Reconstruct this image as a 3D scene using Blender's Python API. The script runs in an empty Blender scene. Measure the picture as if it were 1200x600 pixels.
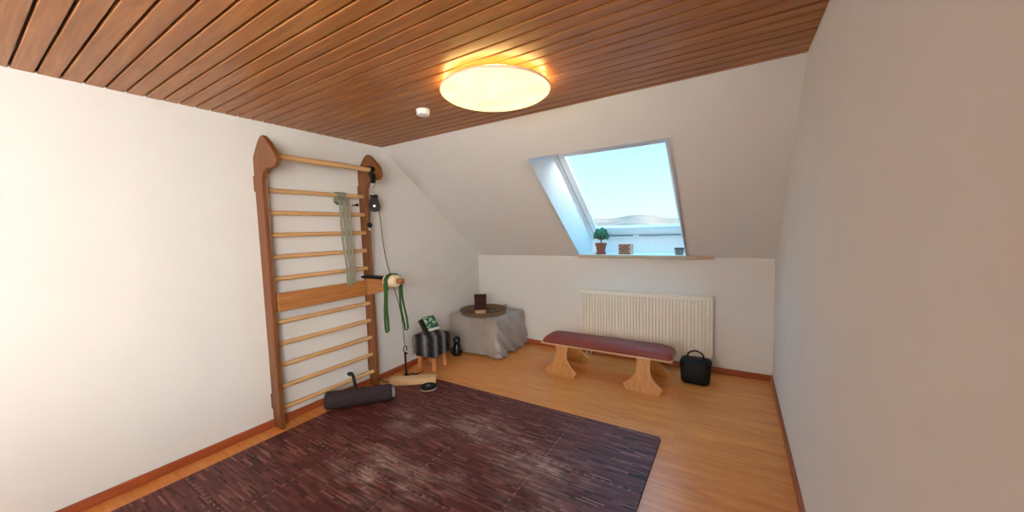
import bpy, bmesh, math, random
from mathutils import Vector, Matrix, noise
random.seed(7)
C = bpy.context.scene.collection
PI = math.pi
V = Vector

# ------------------------------------------------------------------ room dimensions (metres)
D = 4.071      # far knee wall, y
H = 2.389      # ceiling height
K = 1.166      # knee wall height
YC = 2.507     # where the slope meets the ceiling
XR = 3.42      # right wall
YB = -1.90     # rear wall
CAM = V((3.1057, 0.0, 1.5))
SUN = (36, 32.6, 29.5)   # radiance of the sky side added behind the house to brighten the room

# ------------------------------------------------------------------ mesh helpers
def new(): return bmesh.new()

def obj(name, bm, mat=None, parent=None, smooth=False, mats=None):
    me = bpy.data.meshes.new(name)
    bmesh.ops.recalc_face_normals(bm, faces=bm.faces)
    bm.to_mesh(me); bm.free()
    for m in (mats or ([mat] if mat else [])): me.materials.append(m)
    if smooth:
        for p in me.polygons: p.use_smooth = True
    o = bpy.data.objects.new(name, me); C.objects.link(o)
    if parent: o.parent = parent
    if smooth == 'auto':
        try: me.set_sharp_from_angle(angle=math.radians(35))
        except Exception: pass
    return o

def tag(o, label=None, cat=None, group=None, kind=None):
    if label: o['label'] = label
    if cat: o['category'] = cat
    if group: o['group'] = group
    if kind: o['kind'] = kind
    return o

def thing(name, label, cat, loc=(0, 0, 0), rz=0.0, group=None):
    o = bpy.data.objects.new(name, None); C.objects.link(o)
    o.empty_display_size = .05
    o.location = loc; o.rotation_euler = (0, 0, rz)
    return tag(o, label, cat, group)

def dup(root):
    r = root.copy(); C.objects.link(r)
    for ch in root.children:
        c = ch.copy(); C.objects.link(c); c.parent = r
        for g in ch.children:
            d = g.copy(); C.objects.link(d); d.parent = c
    return r

def box(bm, lo, hi, bev=0, M=None, seg=2, mi=0):
    g = bmesh.ops.create_cube(bm, size=1)
    vs = g['verts']
    lo = V(lo); hi = V(hi)
    for v in vs:
        v.co = V(((v.co.x + .5) * (hi.x - lo.x) + lo.x, (v.co.y + .5) * (hi.y - lo.y) + lo.y, (v.co.z + .5) * (hi.z - lo.z) + lo.z))
    fs = list({f for v in vs for f in v.link_faces})
    for f in fs: f.material_index = mi
    if bev:
        es = list({e for v in vs for e in v.link_edges})
        r = bmesh.ops.bevel(bm, geom=es, offset=bev, segments=seg, affect='EDGES', profile=.5)
        vs = list({v for v in r['verts']} | {v for v in vs if v.is_valid})
        vs = [v for v in vs if v.is_valid]
        # collect the whole island
        vs = island(vs)
        for f in {f for v in vs for f in v.link_faces}: f.material_index = mi
    if M is not None:
        for v in vs: v.co = M @ v.co
    return vs

def island(vs):
    seen = set(vs); st = list(vs)
    while st:
        v = st.pop()
        for e in v.link_edges:
            w = e.other_vert(v)
            if w not in seen: seen.add(w); st.append(w)
    return list(seen)

def bx(lo, hi, bev=0, M=None, seg=2):
    bm = new(); box(bm, lo, hi, bev, M, seg); return bm

def lathe(bm, prof, n=32, M=None, cap=True):
    """prof: list of (r, z) from bottom to top."""
    rings = []
    for r, z in prof:
        if r <= 1e-6: rings.append([bm.verts.new((0, 0, z))])
        else: rings.append([bm.verts.new((r * math.cos(2 * PI * i / n), r * math.sin(2 * PI * i / n), z)) for i in range(n)])
    for a, b in zip(rings, rings[1:]):
        if len(a) == 1 and len(b) == 1: continue
        for i in range(n):
            j = (i + 1) % n
            if len(a) == 1: bm.faces.new((a[0], b[j], b[i]))
            elif len(b) == 1: bm.faces.new((a[i], a[j], b[0]))
            else: bm.faces.new((a[i], a[j], b[j], b[i]))
    if cap:
        if len(rings[0]) > 1: bm.faces.new(list(reversed(rings[0])))
        if len(rings[-1]) > 1: bm.faces.new(rings[-1])
    vs = [v for r in rings for v in r]
    if M is not None:
        for v in vs: v.co = M @ v.co
    return vs

def axis_matrix(p, d):
    q = V(d).normalized().to_track_quat('Z', 'Y')
    return Matrix.Translation(V(p)) @ q.to_matrix().to_4x4()

def tube(bm, pts, r, n=8, closed=False, cap=True, flat=None):
    """sweep a circle (or flat ellipse (w,h)) along pts; r may be a list."""
    pts = [V(p) for p in pts]; N = len(pts)
    T = []
    for i in range(N):
        a = pts[(i - 1) % N] if (closed or i > 0) else pts[0]
        b = pts[(i + 1) % N] if (closed or i < N - 1) else pts[-1]
        T.append((b - a).normalized())
    up = V((0, 0, 1)) if abs(T[0].z) < .9 else V((0, 1, 0))
    nrm = (up - T[0] * up.dot(T[0])).normalized()
    rings = []
    for i in range(N):
        if i:
            q = T[i - 1].rotation_difference(T[i]); nrm = q @ nrm
            nrm = (nrm - T[i] * nrm.dot(T[i])).normalized()
        bi = T[i].cross(nrm)
        rr = r[i] if isinstance(r, (list, tuple)) else r
        wa, wb = (rr, rr) if flat is None else flat
        rings.append([bm.verts.new(pts[i] + nrm * wa * math.cos(2 * PI * k / n) + bi * wb * math.sin(2 * PI * k / n)) for k in range(n)])
    R = list(zip(rings, rings[1:])) + ([(rings[-1], rings[0])] if closed else [])
    for a, b in R:
        for k in range(n):
            j = (k + 1) % n
            bm.faces.new((a[k], a[j], b[j], b[k]))
    if cap and not closed:
        bm.faces.new(list(reversed(rings[0]))); bm.faces.new(rings[-1])
    return [v for g in rings for v in g]

def cyl(bm, p, q, r, n=20, bev=0.0):
    p = V(p); q = V(q); L = (q - p).length; M = axis_matrix(p, q - p)
    b = bev
    prof = [(r, 0), (r, L)] if not b else [(r - b, 0), (r, b), (r, L - b), (r - b, L)]
    return lathe(bm, prof, n, M)

def prism(bm, pts2, z0, z1, M=None, bev=0, topbev_only=False):
    a = [bm.verts.new((x, y, z0)) for x, y in pts2]
    b = [bm.verts.new((x, y, z1)) for x, y in pts2]
    n = len(a)
    f0 = bm.faces.new(list(reversed(a))); f1 = bm.faces.new(b)
    for i in range(n): bm.faces.new((a[i], a[(i + 1) % n], b[(i + 1) % n], b[i]))
    vs = a + b
    if bev:
        es = list(f1.edges) + ([] if topbev_only else list(f0.edges))
        r = bmesh.ops.bevel(bm, geom=es, offset=bev, segments=1, affect='EDGES', profile=.5)
        vs = island([v for v in r['verts'] if v.is_valid])
    if M is not None:
        for v in vs: v.co = M @ v.co
    return vs

def quad(bm, a, b, c, d):
    return bm.faces.new([bm.verts.new(p) for p in (a, b, c, d)])

def smooth_curve(pts, k=6):
    pts = [V(p) for p in pts]; out = []
    for i in range(len(pts) - 1):
        p0 = pts[max(i - 1, 0)]; p1 = pts[i]; p2 = pts[i + 1]; p3 = pts[min(i + 2, len(pts) - 1)]
        for j in range(k):
            t = j / k
            out.append(.5 * ((2 * p1) + (-p0 + p2) * t + (2 * p0 - 5 * p1 + 4 * p2 - p3) * t * t + (-p0 + 3 * p1 - 3 * p2 + p3) * t ** 3))
    out.append(pts[-1]); return out

# ------------------------------------------------------------------ materials
def s2l(c):
    def f(u):
        u /= 255.0
        return u / 12.92 if u <= .04045 else ((u + .055) / 1.055) ** 2.4
    return (f(c[0]), f(c[1]), f(c[2]), 1)

class NT:
    def __init__(s, name, rough=.6, spec=.5, metal=0.0):
        s.m = bpy.data.materials.new(name); s.m.use_nodes = True
        s.t = s.m.node_tree; s.t.nodes.clear()
        s.out = s.t.nodes.new('ShaderNodeOutputMaterial')
        s.b = s.t.nodes.new('ShaderNodeBsdfPrincipled')
        s.t.links.new(s.b.outputs[0], s.out.inputs[0])
        s.b.inputs['Roughness'].default_value = rough
        s.b.inputs['Metallic'].default_value = metal
        s.b.inputs['Specular IOR Level'].default_value = spec
        s.tc = s.t.nodes.new('ShaderNodeTexCoord')
    def n(s, kind, **kw):
        nd = s.t.nodes.new(kind)
        for k, v in kw.items():
            if k == 'op': nd.operation = v
            else: setattr(nd, k, v)
        return nd
    def l(s, a, b): s.t.links.new(a, b)
    def set(s, sock, v):
        if isinstance(v, bpy.types.NodeSocket): s.l(v, sock)
        else: sock.default_value = v
    def math(s, op, a, b=0.0, c=None):
        nd = s.n('ShaderNodeMath', op=op); s.set(nd.inputs[0], a); s.set(nd.inputs[1], b)
        if c is not None: s.set(nd.inputs[2], c)
        return nd.outputs[0]
    def xyz(s, vec):
        nd = s.n('ShaderNodeSeparateXYZ'); s.l(vec, nd.inputs[0]); return nd.outputs
    def comb(s, x, y, z):
        nd = s.n('ShaderNodeCombineXYZ')
        for i, v in enumerate((x, y, z)): s.set(nd.inputs[i], v)
        return nd.outputs[0]
    def mapping(s, vec, scale=(1, 1, 1), loc=(0, 0, 0), rot=(0, 0, 0)):
        nd = s.n('ShaderNodeMapping'); s.l(vec, nd.inputs[0])
        nd.inputs['Scale'].default_value = scale; nd.inputs['Location'].default_value = loc; nd.inputs['Rotation'].default_value = rot
        return nd.outputs[0]
    def noise(s, vec, scale=5, detail=4, rough=.5, dist=0):
        nd = s.n('ShaderNodeTexNoise'); s.l(vec, nd.inputs['Vector'])
        nd.inputs['Scale'].default_value = scale; nd.inputs['Detail'].default_value = detail
        nd.inputs['Roughness'].default_value = rough; nd.inputs['Distortion'].default_value = dist
        return nd.outputs['Fac']
    def white(s, vec):
        nd = s.n('ShaderNodeTexWhiteNoise'); nd.noise_dimensions = '3D'; s.l(vec, nd.inputs['Vector']); return nd.outputs['Value']
    def ramp(s, fac, stops, interp='LINEAR'):
        nd = s.n('ShaderNodeValToRGB'); s.l(fac, nd.inputs[0]); cr = nd.color_ramp; cr.interpolation = interp
        while len(cr.elements) < len(stops): cr.elements.new(.5)
        for e, (p, c) in zip(cr.elements, stops):
            e.position = p; e.color = c if len(c) == 4 else (*c, 1)
        return nd.outputs[0]
    def mix(s, fac, a, b, mode='MIX'):
        nd = s.n('ShaderNodeMix'); nd.data_type = 'RGBA'; nd.blend_type = mode
        s.set(nd.inputs[0], fac); s.set(nd.inputs[6], a); s.set(nd.inputs[7], b); return nd.outputs[2]
    def color(s, c): s.set(s.b.inputs['Base Color'], c); return s
    def bump(s, h, strength=.3, dist=.01):
        nd = s.n('ShaderNodeBump'); nd.inputs['Strength'].default_value = strength; nd.inputs['Distance'].default_value = dist
        s.l(h, nd.inputs['Height']); s.l(nd.outputs[0], s.b.inputs['Normal']); return s

def plain(name, rgb, rough=.5, metal=0.0, spec=.5, var=.08, scale=20, bump=0.0):
    m = NT(name, rough, spec, metal)
    c = s2l(rgb)
    f = m.noise(m.tc.outputs['Object'], scale, 3)
    lo = tuple(max(0, x * (1 - var)) for x in c[:3]) + (1,); hi = tuple(min(1, x * (1 + var)) for x in c[:3]) + (1,)
    m.color(m.ramp(f, [(.3, lo), (.7, hi)]))
    if bump: m.bump(m.noise(m.tc.outputs['Object'], scale * 6, 3), bump, .003)
    return m.m

def wood(name, a, b, axis=0, rough=.4, scale=1.0, dark=None, coat=0.0, spec=.5):
    """grain running along the given object axis"""
    m = NT(name, rough, spec)
    sc = [14 * scale] * 3; sc[axis] = 1.2 * scale
    v = m.mapping(m.tc.outputs['Object'], tuple(sc))
    f = m.noise(v, 3, 6, .6, .6)
    sc2 = [60 * scale] * 3; sc2[axis] = 2 * scale
    g = m.noise(m.mapping(m.tc.outputs['Object'], tuple(sc2)), 4, 3, .6)
    c = m.ramp(f, [(.3, s2l(a)), (.7, s2l(b))])
    c = m.mix(m.math('MULTIPLY', g, .35), c, s2l(dark or tuple(x * .7 for x in a)))
    m.color(c); m.bump(g, .08, .002)
    m.b.inputs['Coat Weight'].default_value = coat
    return m.m

# plaster / woodchip wallpaper
def wallpaper(name, rgb):
    m = NT(name, .9, .2)
    v = m.tc.outputs['Object']
    f = m.noise(v, 3, 4)
    c = s2l(rgb)
    m.color(m.ramp(f, [(.3, tuple(x * .97 for x in c[:3]) + (1,)), (.7, c)]))
    h = m.noise(v, 140, 3, .6)
    m.bump(h, .12, .002)
    return m.m
M_wall = wallpaper('white_wallpaper', (224, 223, 221))

# ceiling boards: every board its own tint, knots here and there
def ceiling_mat():
    m = NT('varnished_larch_boards', .38, .5)
    o = m.xyz(m.tc.outputs['Object'])
    bi = m.math('FLOOR', m.math('DIVIDE', m.math('SUBTRACT', o[1], 1.0), .0815))
    r = m.white(m.comb(bi, 3.7, 1.3))
    v = m.comb(m.math('ADD', m.math('MULTIPLY', o[0], 1.0), m.math('MULTIPLY', r, 40.0)), m.math('MULTIPLY', o[1], 16.0), m.math('MULTIPLY', bi, 2.3))
    f = m.noise(v, 2.2, 6, .6, .7)
    g = m.noise(m.comb(m.math('MULTIPLY', o[0], 3.0), m.math('MULTIPLY', o[1], 120.0), bi), 3, 3, .6)
    c = m.ramp(f, [(.3, s2l((140, 86, 36))), (.52, s2l((170, 111, 52))), (.75, s2l((196, 138, 74)))])
    c = m.mix(m.math('MULTIPLY', g, .3), c, s2l((120, 62, 28)))
    c = m.mix(m.math('MULTIPLY', r, .30), c, s2l((140, 76, 34)))
    vo = m.n('ShaderNodeTexVoronoi'); vo.inputs['Scale'].default_value = 1.0
    m.l(m.mapping(m.tc.outputs['Object'], (1.3, 3.1, 1)), vo.inputs['Vector'])
    k = m.ramp(vo.outputs['Distance'], [(.015, (1, 1, 1)), (.055, (0, 0, 0))])
    c = m.mix(m.math('MULTIPLY', k, .75), c, s2l((60, 28, 14)))
    m.color(c); m.bump(g, .05, .002)
    return m.m
M_ceil = ceiling_mat()
M_groove = plain('dark_groove', (44, 22, 12), .8)

def floor_mat():
    m = NT('lacquered_plank_floor', .27, .5)
    o = m.xyz(m.tc.outputs['Object'])
    W = .16
    row = m.math('FLOOR', m.math('DIVIDE', o[1], W))
    rr = m.white(m.comb(row, 1.1, 5.5))
    u = m.math('ADD', m.math('DIVIDE', o[0], 2.1), m.math('MULTIPLY', rr, 9.0))
    cell = m.math('FLOOR', u)
    r = m.white(m.comb(cell, row, 2.2))
    v = m.comb(m.math('ADD', o[0], m.math('MULTIPLY', r, 31.0)), m.math('MULTIPLY', o[1], 11.0), row)
    f = m.noise(v, 2.0, 6, .6, .8)
    g = m.noise(m.comb(m.math('MULTIPLY', o[0], 2.5), m.math('MULTIPLY', o[1], 70.0), row), 3, 3, .6)
    c = m.ramp(f, [(.28, s2l((200, 120, 54))), (.5, s2l((222, 146, 76))), (.75, s2l((234, 167, 98)))])
    c = m.mix(m.math('MULTIPLY', g, .22), c, s2l((168, 100, 50)))
    c = m.mix(m.math('MULTIPLY', r, .22), c, s2l((200, 128, 72)))
    # gaps
    fy = m.math('FRACT', m.math('DIVIDE', o[1], W)); fx = m.math('FRACT', u)
    gap = m.math('MAXIMUM', m.math('LESS_THAN', fy, .012), m.math('LESS_THAN', fx, .0012))
    c = m.mix(m.math('MULTIPLY', gap, .55), c, s2l((110, 62, 30)))
    vo = m.n('ShaderNodeTexVoronoi'); m.l(m.mapping(m.tc.outputs['Object'], (1.2, 2.6, 1), (.25, .4, 0)), vo.inputs['Vector']); vo.inputs['Scale'].default_value = 1.0
    k = m.ramp(vo.outputs['Distance'], [(.01, (1, 1, 1)), (.045, (0, 0, 0))])
    c = m.mix(m.math('MULTIPLY', k, .6), c, s2l((96, 50, 24)))
    m.color(c); m.bump(g, .04, .001)
    m.set(m.b.inputs['Roughness'], m.math('ADD', .24, m.math('MULTIPLY', f, .12)))
    return m.m
M_floor = floor_mat()

def mat_mat():
    m = NT('parquet_print_foam', .5, .35)
    geo = m.n('ShaderNodeNewGeometry'); P = geo.outputs['Position']
    o = m.xyz(P)
    row = m.math('FLOOR', m.math('DIVIDE', o[1], .0115))
    rr = m.white(m.comb(row, 4.1, 2.9))
    u = m.math('ADD', m.math('DIVIDE', o[0], .13), m.math('MULTIPLY', rr, 17.0))
    cell = m.math('FLOOR', u)
    r = m.white(m.comb(cell, row, 8.8))
    c = m.ramp(r, [(0.0, s2l((40, 18, 20))), (.10, s2l((84, 35, 34))), (.5, s2l((98, 45, 42))), (.84, s2l((112, 56, 52))), (.93, s2l((130, 76, 68))), (1.0, s2l((150, 98, 86)))])
    g = m.noise(m.mapping(P, (9, 130, 1)), 2, 3, .6)
    c = m.mix(m.math('MULTIPLY', g, .35), c, s2l((58, 30, 34)))
    # short dark dashes inside the strips
    r2 = m.white(m.comb(m.math('FLOOR', m.math('MULTIPLY', u, 3.0)), row, 1.7))
    dash = m.math('GREATER_THAN', r2, .955)
    c = m.mix(m.math('MULTIPLY', dash, .8), c, s2l((28, 14, 18)))
    # pale patches: skylight sheen put into the colour, with some rubbed areas
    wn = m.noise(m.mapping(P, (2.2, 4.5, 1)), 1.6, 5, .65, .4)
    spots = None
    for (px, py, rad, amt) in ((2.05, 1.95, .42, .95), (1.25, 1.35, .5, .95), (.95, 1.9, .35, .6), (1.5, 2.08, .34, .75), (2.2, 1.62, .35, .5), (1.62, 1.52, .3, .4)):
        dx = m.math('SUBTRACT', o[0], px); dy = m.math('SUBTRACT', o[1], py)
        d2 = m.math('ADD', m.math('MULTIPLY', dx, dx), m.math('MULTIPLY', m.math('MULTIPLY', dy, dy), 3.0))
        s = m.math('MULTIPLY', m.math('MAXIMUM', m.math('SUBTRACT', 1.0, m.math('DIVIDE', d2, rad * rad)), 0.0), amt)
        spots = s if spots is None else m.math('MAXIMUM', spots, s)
    sheen_wear = m.math('MULTIPLY', spots, m.ramp(wn, [(.42, (0, 0, 0)), (.60, (1, 1, 1))]))
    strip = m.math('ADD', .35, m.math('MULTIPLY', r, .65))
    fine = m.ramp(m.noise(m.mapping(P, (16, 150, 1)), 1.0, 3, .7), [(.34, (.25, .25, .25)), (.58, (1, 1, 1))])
    sheen_wear = m.math('MULTIPLY', m.math('MULTIPLY', sheen_wear, strip), m.math('MULTIPLY', fine, 1.0))
    c = m.mix(sheen_wear, c, s2l((196, 172, 162)))
    m.color(c)
    m.bump(m.math('ADD', r, g), .15, .0008)
    m.set(m.b.inputs['Roughness'], m.math('SUBTRACT', .55, m.math('MULTIPLY', r, .12)))
    return m.m
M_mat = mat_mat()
M_paleedge = plain('pale_tile_edge', (158, 122, 114), .7, var=.45, scale=9)  # pale bands along the tile teeth
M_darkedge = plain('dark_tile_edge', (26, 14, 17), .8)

M_base = wood('reddish_baseboard_wood', (150, 72, 40), (178, 92, 54), 0, .35)
M_base_y = wood('reddish_baseboard_wood_side', (150, 72, 40), (178, 92, 54), 1, .35)
M_white = plain('white_lacquer', (236, 238, 240), .35, var=.02)
M_lining = plain('white_window_lining', (232, 236, 240), .5, var=.02)
M_sill = wood('pale_sill_wood', (182, 158, 134), (202, 180, 156), 0, .5)
M_silltop = plain('white_sill_top', (238, 232, 226), .4, var=.02)
M_rad = plain('cream_radiator_enamel', (236, 231, 220), .35, var=.02)
M_darkslot = plain('dark_grille_gap', (95, 90, 84), .7)
M_chrome = plain('chrome_metal', (205, 205, 208), .2, 1.0, var=.03)
M_black = plain('black_plastic', (16, 16, 18), .55, spec=.25)
M_blackrub = plain('black_rubber', (18, 18, 20), .75)
M_postwood = wood('dark_honey_beech', (112, 64, 30), (142, 86, 44), 2, .42)
M_postlit = wood('lit_beech_edge', (176, 128, 86), (204, 160, 116), 2, .42)  # paler copy for the front edges, light put into the colour
M_rung = wood('pale_rung_wood', (206, 160, 104), (226, 184, 130), 1, .4)
M_board = wood('honey_arm_board', (166, 106, 54), (196, 136, 78), 1, .42)
M_arm = wood('honey_arm_wood', (160, 104, 56), (194, 138, 84), 0, .42)
M_cream = plain('cream_foam_roller', (222, 204, 172), .75, var=.05)
M_tip = wood('brown_handle_wood', (140, 84, 48), (172, 112, 70), 0, .4)
M_green = plain('green_rubber_band', (34, 82, 30), .55, var=.15, scale=40)
M_greyband = plain('grey_green_strap', (136, 136, 118), .7, var=.1)
M_cord = plain('dark_cord', (40, 36, 34), .8)
M_beam = wood('pale_pine_beam', (208, 170, 120), (230, 196, 150), 0, .5)
M_roll = NT('aubergine_foam', .85, .2)
_f = M_roll.noise(M_roll.tc.outputs['Object'], 60, 4)
M_roll.color(M_roll.ramp(_f, [(.3, s2l((48, 37, 42))), (.7, s2l((66, 53, 60)))])); M_roll.bump(_f, .4, .004); M_roll = M_roll.m
M_rollend = plain('light_grey_foam', (158, 154, 164), .85, var=.08)
M_burg = NT('burgundy_leatherette', .46, .3)
_f = M_burg.noise(M_burg.tc.outputs['Object'], 5, 3)
M_burg.color(M_burg.ramp(_f, [(.3, s2l((122, 56, 50))), (.7, s2l((134, 64, 57)))]))
M_burg.bump(M_burg.noise(M_burg.tc.outputs['Object'], 260, 2), .12, .001); M_burg = M_burg.m
M_ply = wood('birch_plywood', (208, 172, 124), (226, 194, 148), 0, .4)
M_legw = wood('pine_leg_board', (186, 124, 60), (212, 154, 88), 2, .42, coat=.15)
M_edge = plain('pale_plywood_edge', (222, 198, 158), .5, var=.06)
M_terra = plain('terracotta', (150, 82, 66), .8, var=.08, bump=.1)
M_terra2 = plain('pale_terracotta', (212, 164, 140), .8, var=.08)
M_hole = plain('dark_perforation', (92, 40, 30), .9)
M_soil = plain('potting_soil', (52, 38, 28), .95, var=.3, bump=.6)
M_succ = plain('blue_green_succulent', (64, 128, 104), .45, var=.2, scale=60)
M_stem = plain('succulent_stem', (108, 118, 78), .7, var=.15)
M_greypot = plain('grey_ceramic', (128, 124, 124), .5)
M_legs = wood('beech_stool_leg', (190, 118, 66), (214, 144, 88), 2, .4)
M_tray = NT('dark_wicker', .7, .3)
_o = M_tray.xyz(M_tray.tc.outputs['Object'])
_a = M_tray.math('ARCTAN2', _o[1], _o[0])
_w = M_tray.math('MULTIPLY', M_tray.math('SINE', M_tray.math('MULTIPLY', _a, 90.0)), M_tray.math('SINE', M_tray.math('MULTIPLY', _o[2], 520.0)))
M_tray.color(M_tray.ramp(_w, [(.2, s2l((100, 76, 60))), (.8, s2l((180, 150, 120)))])); M_tray.bump(_w, .6, .004); M_tray = M_tray.m
M_trayfloor = wood('dark_tray_floor', (70, 48, 34), (98, 70, 50), 0, .5)
M_brownbox = NT('mottled_brown_leather', .8, .2)
_f = M_brownbox.noise(M_brownbox.tc.outputs['Object'], 55, 5, .7)
M_brownbox.color(M_brownbox.ramp(_f, [(.35, s2l((40, 24, 20))), (.55, s2l((66, 40, 32))), (.75, s2l((108, 72, 54)))])); M_brownbox.bump(_f, .5, .003); M_brownbox = M_brownbox.m
M_tan = plain('tan_block', (192, 160, 116), .6, var=.12, scale=60)
M_paper = plain('book_pages', (226, 220, 208), .8, var=.03)
M_blackbook = plain('black_book_cover', (22, 22, 26), .4)
M_redbook = plain('dark_red_book_cover', (88, 34, 34), .45)
M_nightblue = plain('glossy_blue_black_glaze', (22, 26, 38), .22, var=.2)
M_lampbase = plain('white_lamp_housing', (232, 206, 176), .5, var=.02)

# plywood / cloth / fur
def cloth_mat():
    m = NT('taupe_grey_cloth', .75, .3)
    v = m.tc.outputs['Object']
    f = m.noise(v, 4, 4)
    c = m.ramp(f, [(.3, s2l((152, 144, 137))), (.7, s2l((172, 165, 160)))])
    m.color(c)
    w = m.math('MULTIPLY', m.math('SINE', m.math('MULTIPLY', m.xyz(v)[0], 1400.0)), m.math('SINE', m.math('MULTIPLY', m.xyz(v)[2], 1400.0)))
    m.bump(w, .05, .001)
    m.b.inputs['Sheen Weight'].default_value = .25
    return m.m
M_cloth = cloth_mat()

def fur_mat():
    m = NT('striped_faux_fur', .95, .1)
    o = m.xyz(m.tc.outputs['Object'])
    t = m.math('ADD', m.math('ADD', o[0], o[1]), m.math('MULTIPLY', m.noise(m.tc.outputs['Object'], 14, 3), .03))
    t = m.math('FRACT', m.math('ADD', m.math('DIVIDE', t, .150), .28))
    c = m.ramp(t, [(0, s2l((34, 33, 38))), (.18, s2l((40, 38, 44))), (.36, s2l((100, 96, 97))), (.52, s2l((152, 148, 151))), (.66, s2l((112, 110, 116))), (.84, s2l((44, 43, 50))), (1, s2l((34, 33, 38)))])
    g = m.noise(m.mapping(m.tc.outputs['Object'], (160, 160, 30)), 1, 2)
    c = m.mix(m.math('MULTIPLY', g, .35), c, s2l((70, 66, 70)))
    m.color(c)
    return m.m
M_fur = fur_mat()

def picture_mat():
    m = NT('leafy_green_cover_picture', .3, .5)
    v = m.tc.outputs['Object']
    f = m.noise(v, 26, 2, .5, 1.2)
    c = m.ramp(f, [(.40, s2l((16, 40, 62))), (.49, s2l((30, 78, 78))), (.56, s2l((104, 160, 96))), (.63, s2l((206, 228, 186))), (.72, s2l((60, 130, 84)))])
    m.color(c); return m.m
M_pic = picture_mat()

def emit(name, rgb, strength, mottled=False):
    m = bpy.data.materials.new(name); m.use_nodes = True; t = m.node_tree; t.nodes.clear()
    o = t.nodes.new('ShaderNodeOutputMaterial'); e = t.nodes.new('ShaderNodeEmission'); t.links.new(e.outputs[0], o.inputs[0])
    e.inputs[0].default_value = (*rgb, 1); e.inputs[1].default_value = strength
    if mottled:
        tc = t.nodes.new('ShaderNodeTexCoord'); n = t.nodes.new('ShaderNodeTexNoise'); n.inputs['Scale'].default_value = 7
        n.inputs['Detail'].default_value = 4
        t.links.new(tc.outputs['Object'], n.inputs['Vector'])
        r = t.nodes.new('ShaderNodeValToRGB'); t.links.new(n.outputs['Fac'], r.inputs[0])
        r.color_ramp.elements[0].position = .35; r.color_ramp.elements[0].color = (*rgb, 1)
        r.color_ramp.elements[1].position = .72; r.color_ramp.elements[1].color = (rgb[0] * .94, rgb[1] * .9, rgb[2] * .76, 1)
        t.links.new(r.outputs[0], e.inputs[0])
    return m

def glass_mat():
    m = bpy.data.materials.new('window_glass'); m.use_nodes = True; t = m.node_tree; t.nodes.clear()
    o = t.nodes.new('ShaderNodeOutputMaterial'); mx = t.nodes.new('ShaderNodeMixShader')
    tr = t.nodes.new('ShaderNodeBsdfTransparent'); gl = t.nodes.new('ShaderNodeBsdfGlossy'); gl.inputs['Roughness'].default_value = .02
    tr.inputs[0].default_value = (.95, .99, 1, 1)
    mx.inputs[0].default_value = .05
    t.links.new(tr.outputs[0], mx.inputs[1]); t.links.new(gl.outputs[0], mx.inputs[2]); t.links.new(mx.outputs[0], o.inputs[0])
    return m
M_glass = glass_mat()

# ------------------------------------------------------------------ the setting
def struct(name, bm, mat, parent=None, smooth=False):
    o = obj(name, bm, mat, parent, smooth)
    if parent is None: o['kind'] = 'structure'
    return o

TW = .12   # thickness of walls
struct('floor', bx((-TW, YB - TW, -.1), (XR + TW, D + TW, 0)), M_floor)
bm = new(); box(bm, (-TW, YB - TW, 0), (0, D + 1.2, H + .12)); struct('wall_left', bm, M_wall)
GY0, GY1, GZ0, GZ1 = -1.75, -.40, 1.0, 2.15      # unseen window added in the right gable wall to light the room
bm = new()
box(bm, (XR, YB - TW, 0), (XR + TW, GY0, H + .12)); box(bm, (XR, GY1, 0), (XR + TW, D + 1.2, H + .12))
box(bm, (XR, GY0, 0), (XR + TW, GY1, GZ0)); box(bm, (XR, GY0, GZ1), (XR + TW, GY1, H + .12))
struct('wall_right', bm, M_wall)
RX0, RX1, RZ0, RZ1 = 1.2, 2.2, 1.25, 2.15      # unseen glazed opening added in the rear wall as room fill
bm = new()
box(bm, (0, YB - TW, 0), (RX0, YB, H + .12)); box(bm, (RX1, YB - TW, 0), (XR, YB, H + .12))
box(bm, (RX0, YB - TW, 0), (RX1, YB, RZ0)); box(bm, (RX0, YB - TW, RZ1), (RX1, YB, H + .12))
struct('wall_rear', bm, M_wall)
struct('wall_far', bx((0, D, 0), (XR, D + TW, K - .0)), M_wall)

# slope with the skylight opening (x 1.53..2.68)
OX0, OX1 = 1.53, 2.68
sl = V((0, D - YC, K - H)); sl_len = sl.length; sd = sl.normalized(); sn = V((0, (H - K), (D - YC))).normalized()
def S(x, s, off=0): return V((x, YC, H)) + sd * s + sn * off
s_top = (2.838 - YC) / sd.y
bm = new()
def slab(x0, x1, s0, s1, t=.05):
    vs = [bm.verts.new(S(x, s, o)) for o in (0, t) for x, s in ((x0, s0), (x1, s0), (x1, s1), (x0, s1))]
    for idx in ((0, 1, 2, 3), (7, 6, 5, 4), (0, 4, 5, 1), (1, 5, 6, 2), (2, 6, 7, 3), (3, 7, 4, 0)): bm.faces.new([vs[i] for i in idx])
slab(0, OX0, 0, sl_len); slab(OX1, XR, 0, sl_len); slab(OX0, OX1, 0, s_top)
struct('wall_slope', bm, M_wall)

# ceiling of tongue-and-groove boards
bm = new()
pitch = .0815
k0 = math.floor((YB - 1.0) / pitch)
y = 1.0 + k0 * pitch
while y < YC:
    a = max(y + .005, YB); b = min(y + pitch - .005, YC + .01)
    if b - a > .01: box(bm, (0, a, H), (XR, b, H + .024), .003, seg=1)
    y += pitch
for v in box(bm, (0, YB, H + .018), (XR, YC + .01, H + .12)):
    for f in v.link_faces: f.material_index = 1
o = obj('ceiling', bm, mats=[M_ceil, M_groove]); o['kind'] = 'structure'

# baseboards
def base(name, lo, hi, mat):
    struct(name, bx(lo, hi, .006), mat)
base('baseboard_far', (0, D - .016, 0), (XR, D, .062), M_base)
base('baseboard_left', (0, YB, 0), (.016, D - .016, .062), M_base_y)
base('baseboard_right', (XR - .016, YB, 0), (XR, D - .016, .062), M_base_y)

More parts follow.
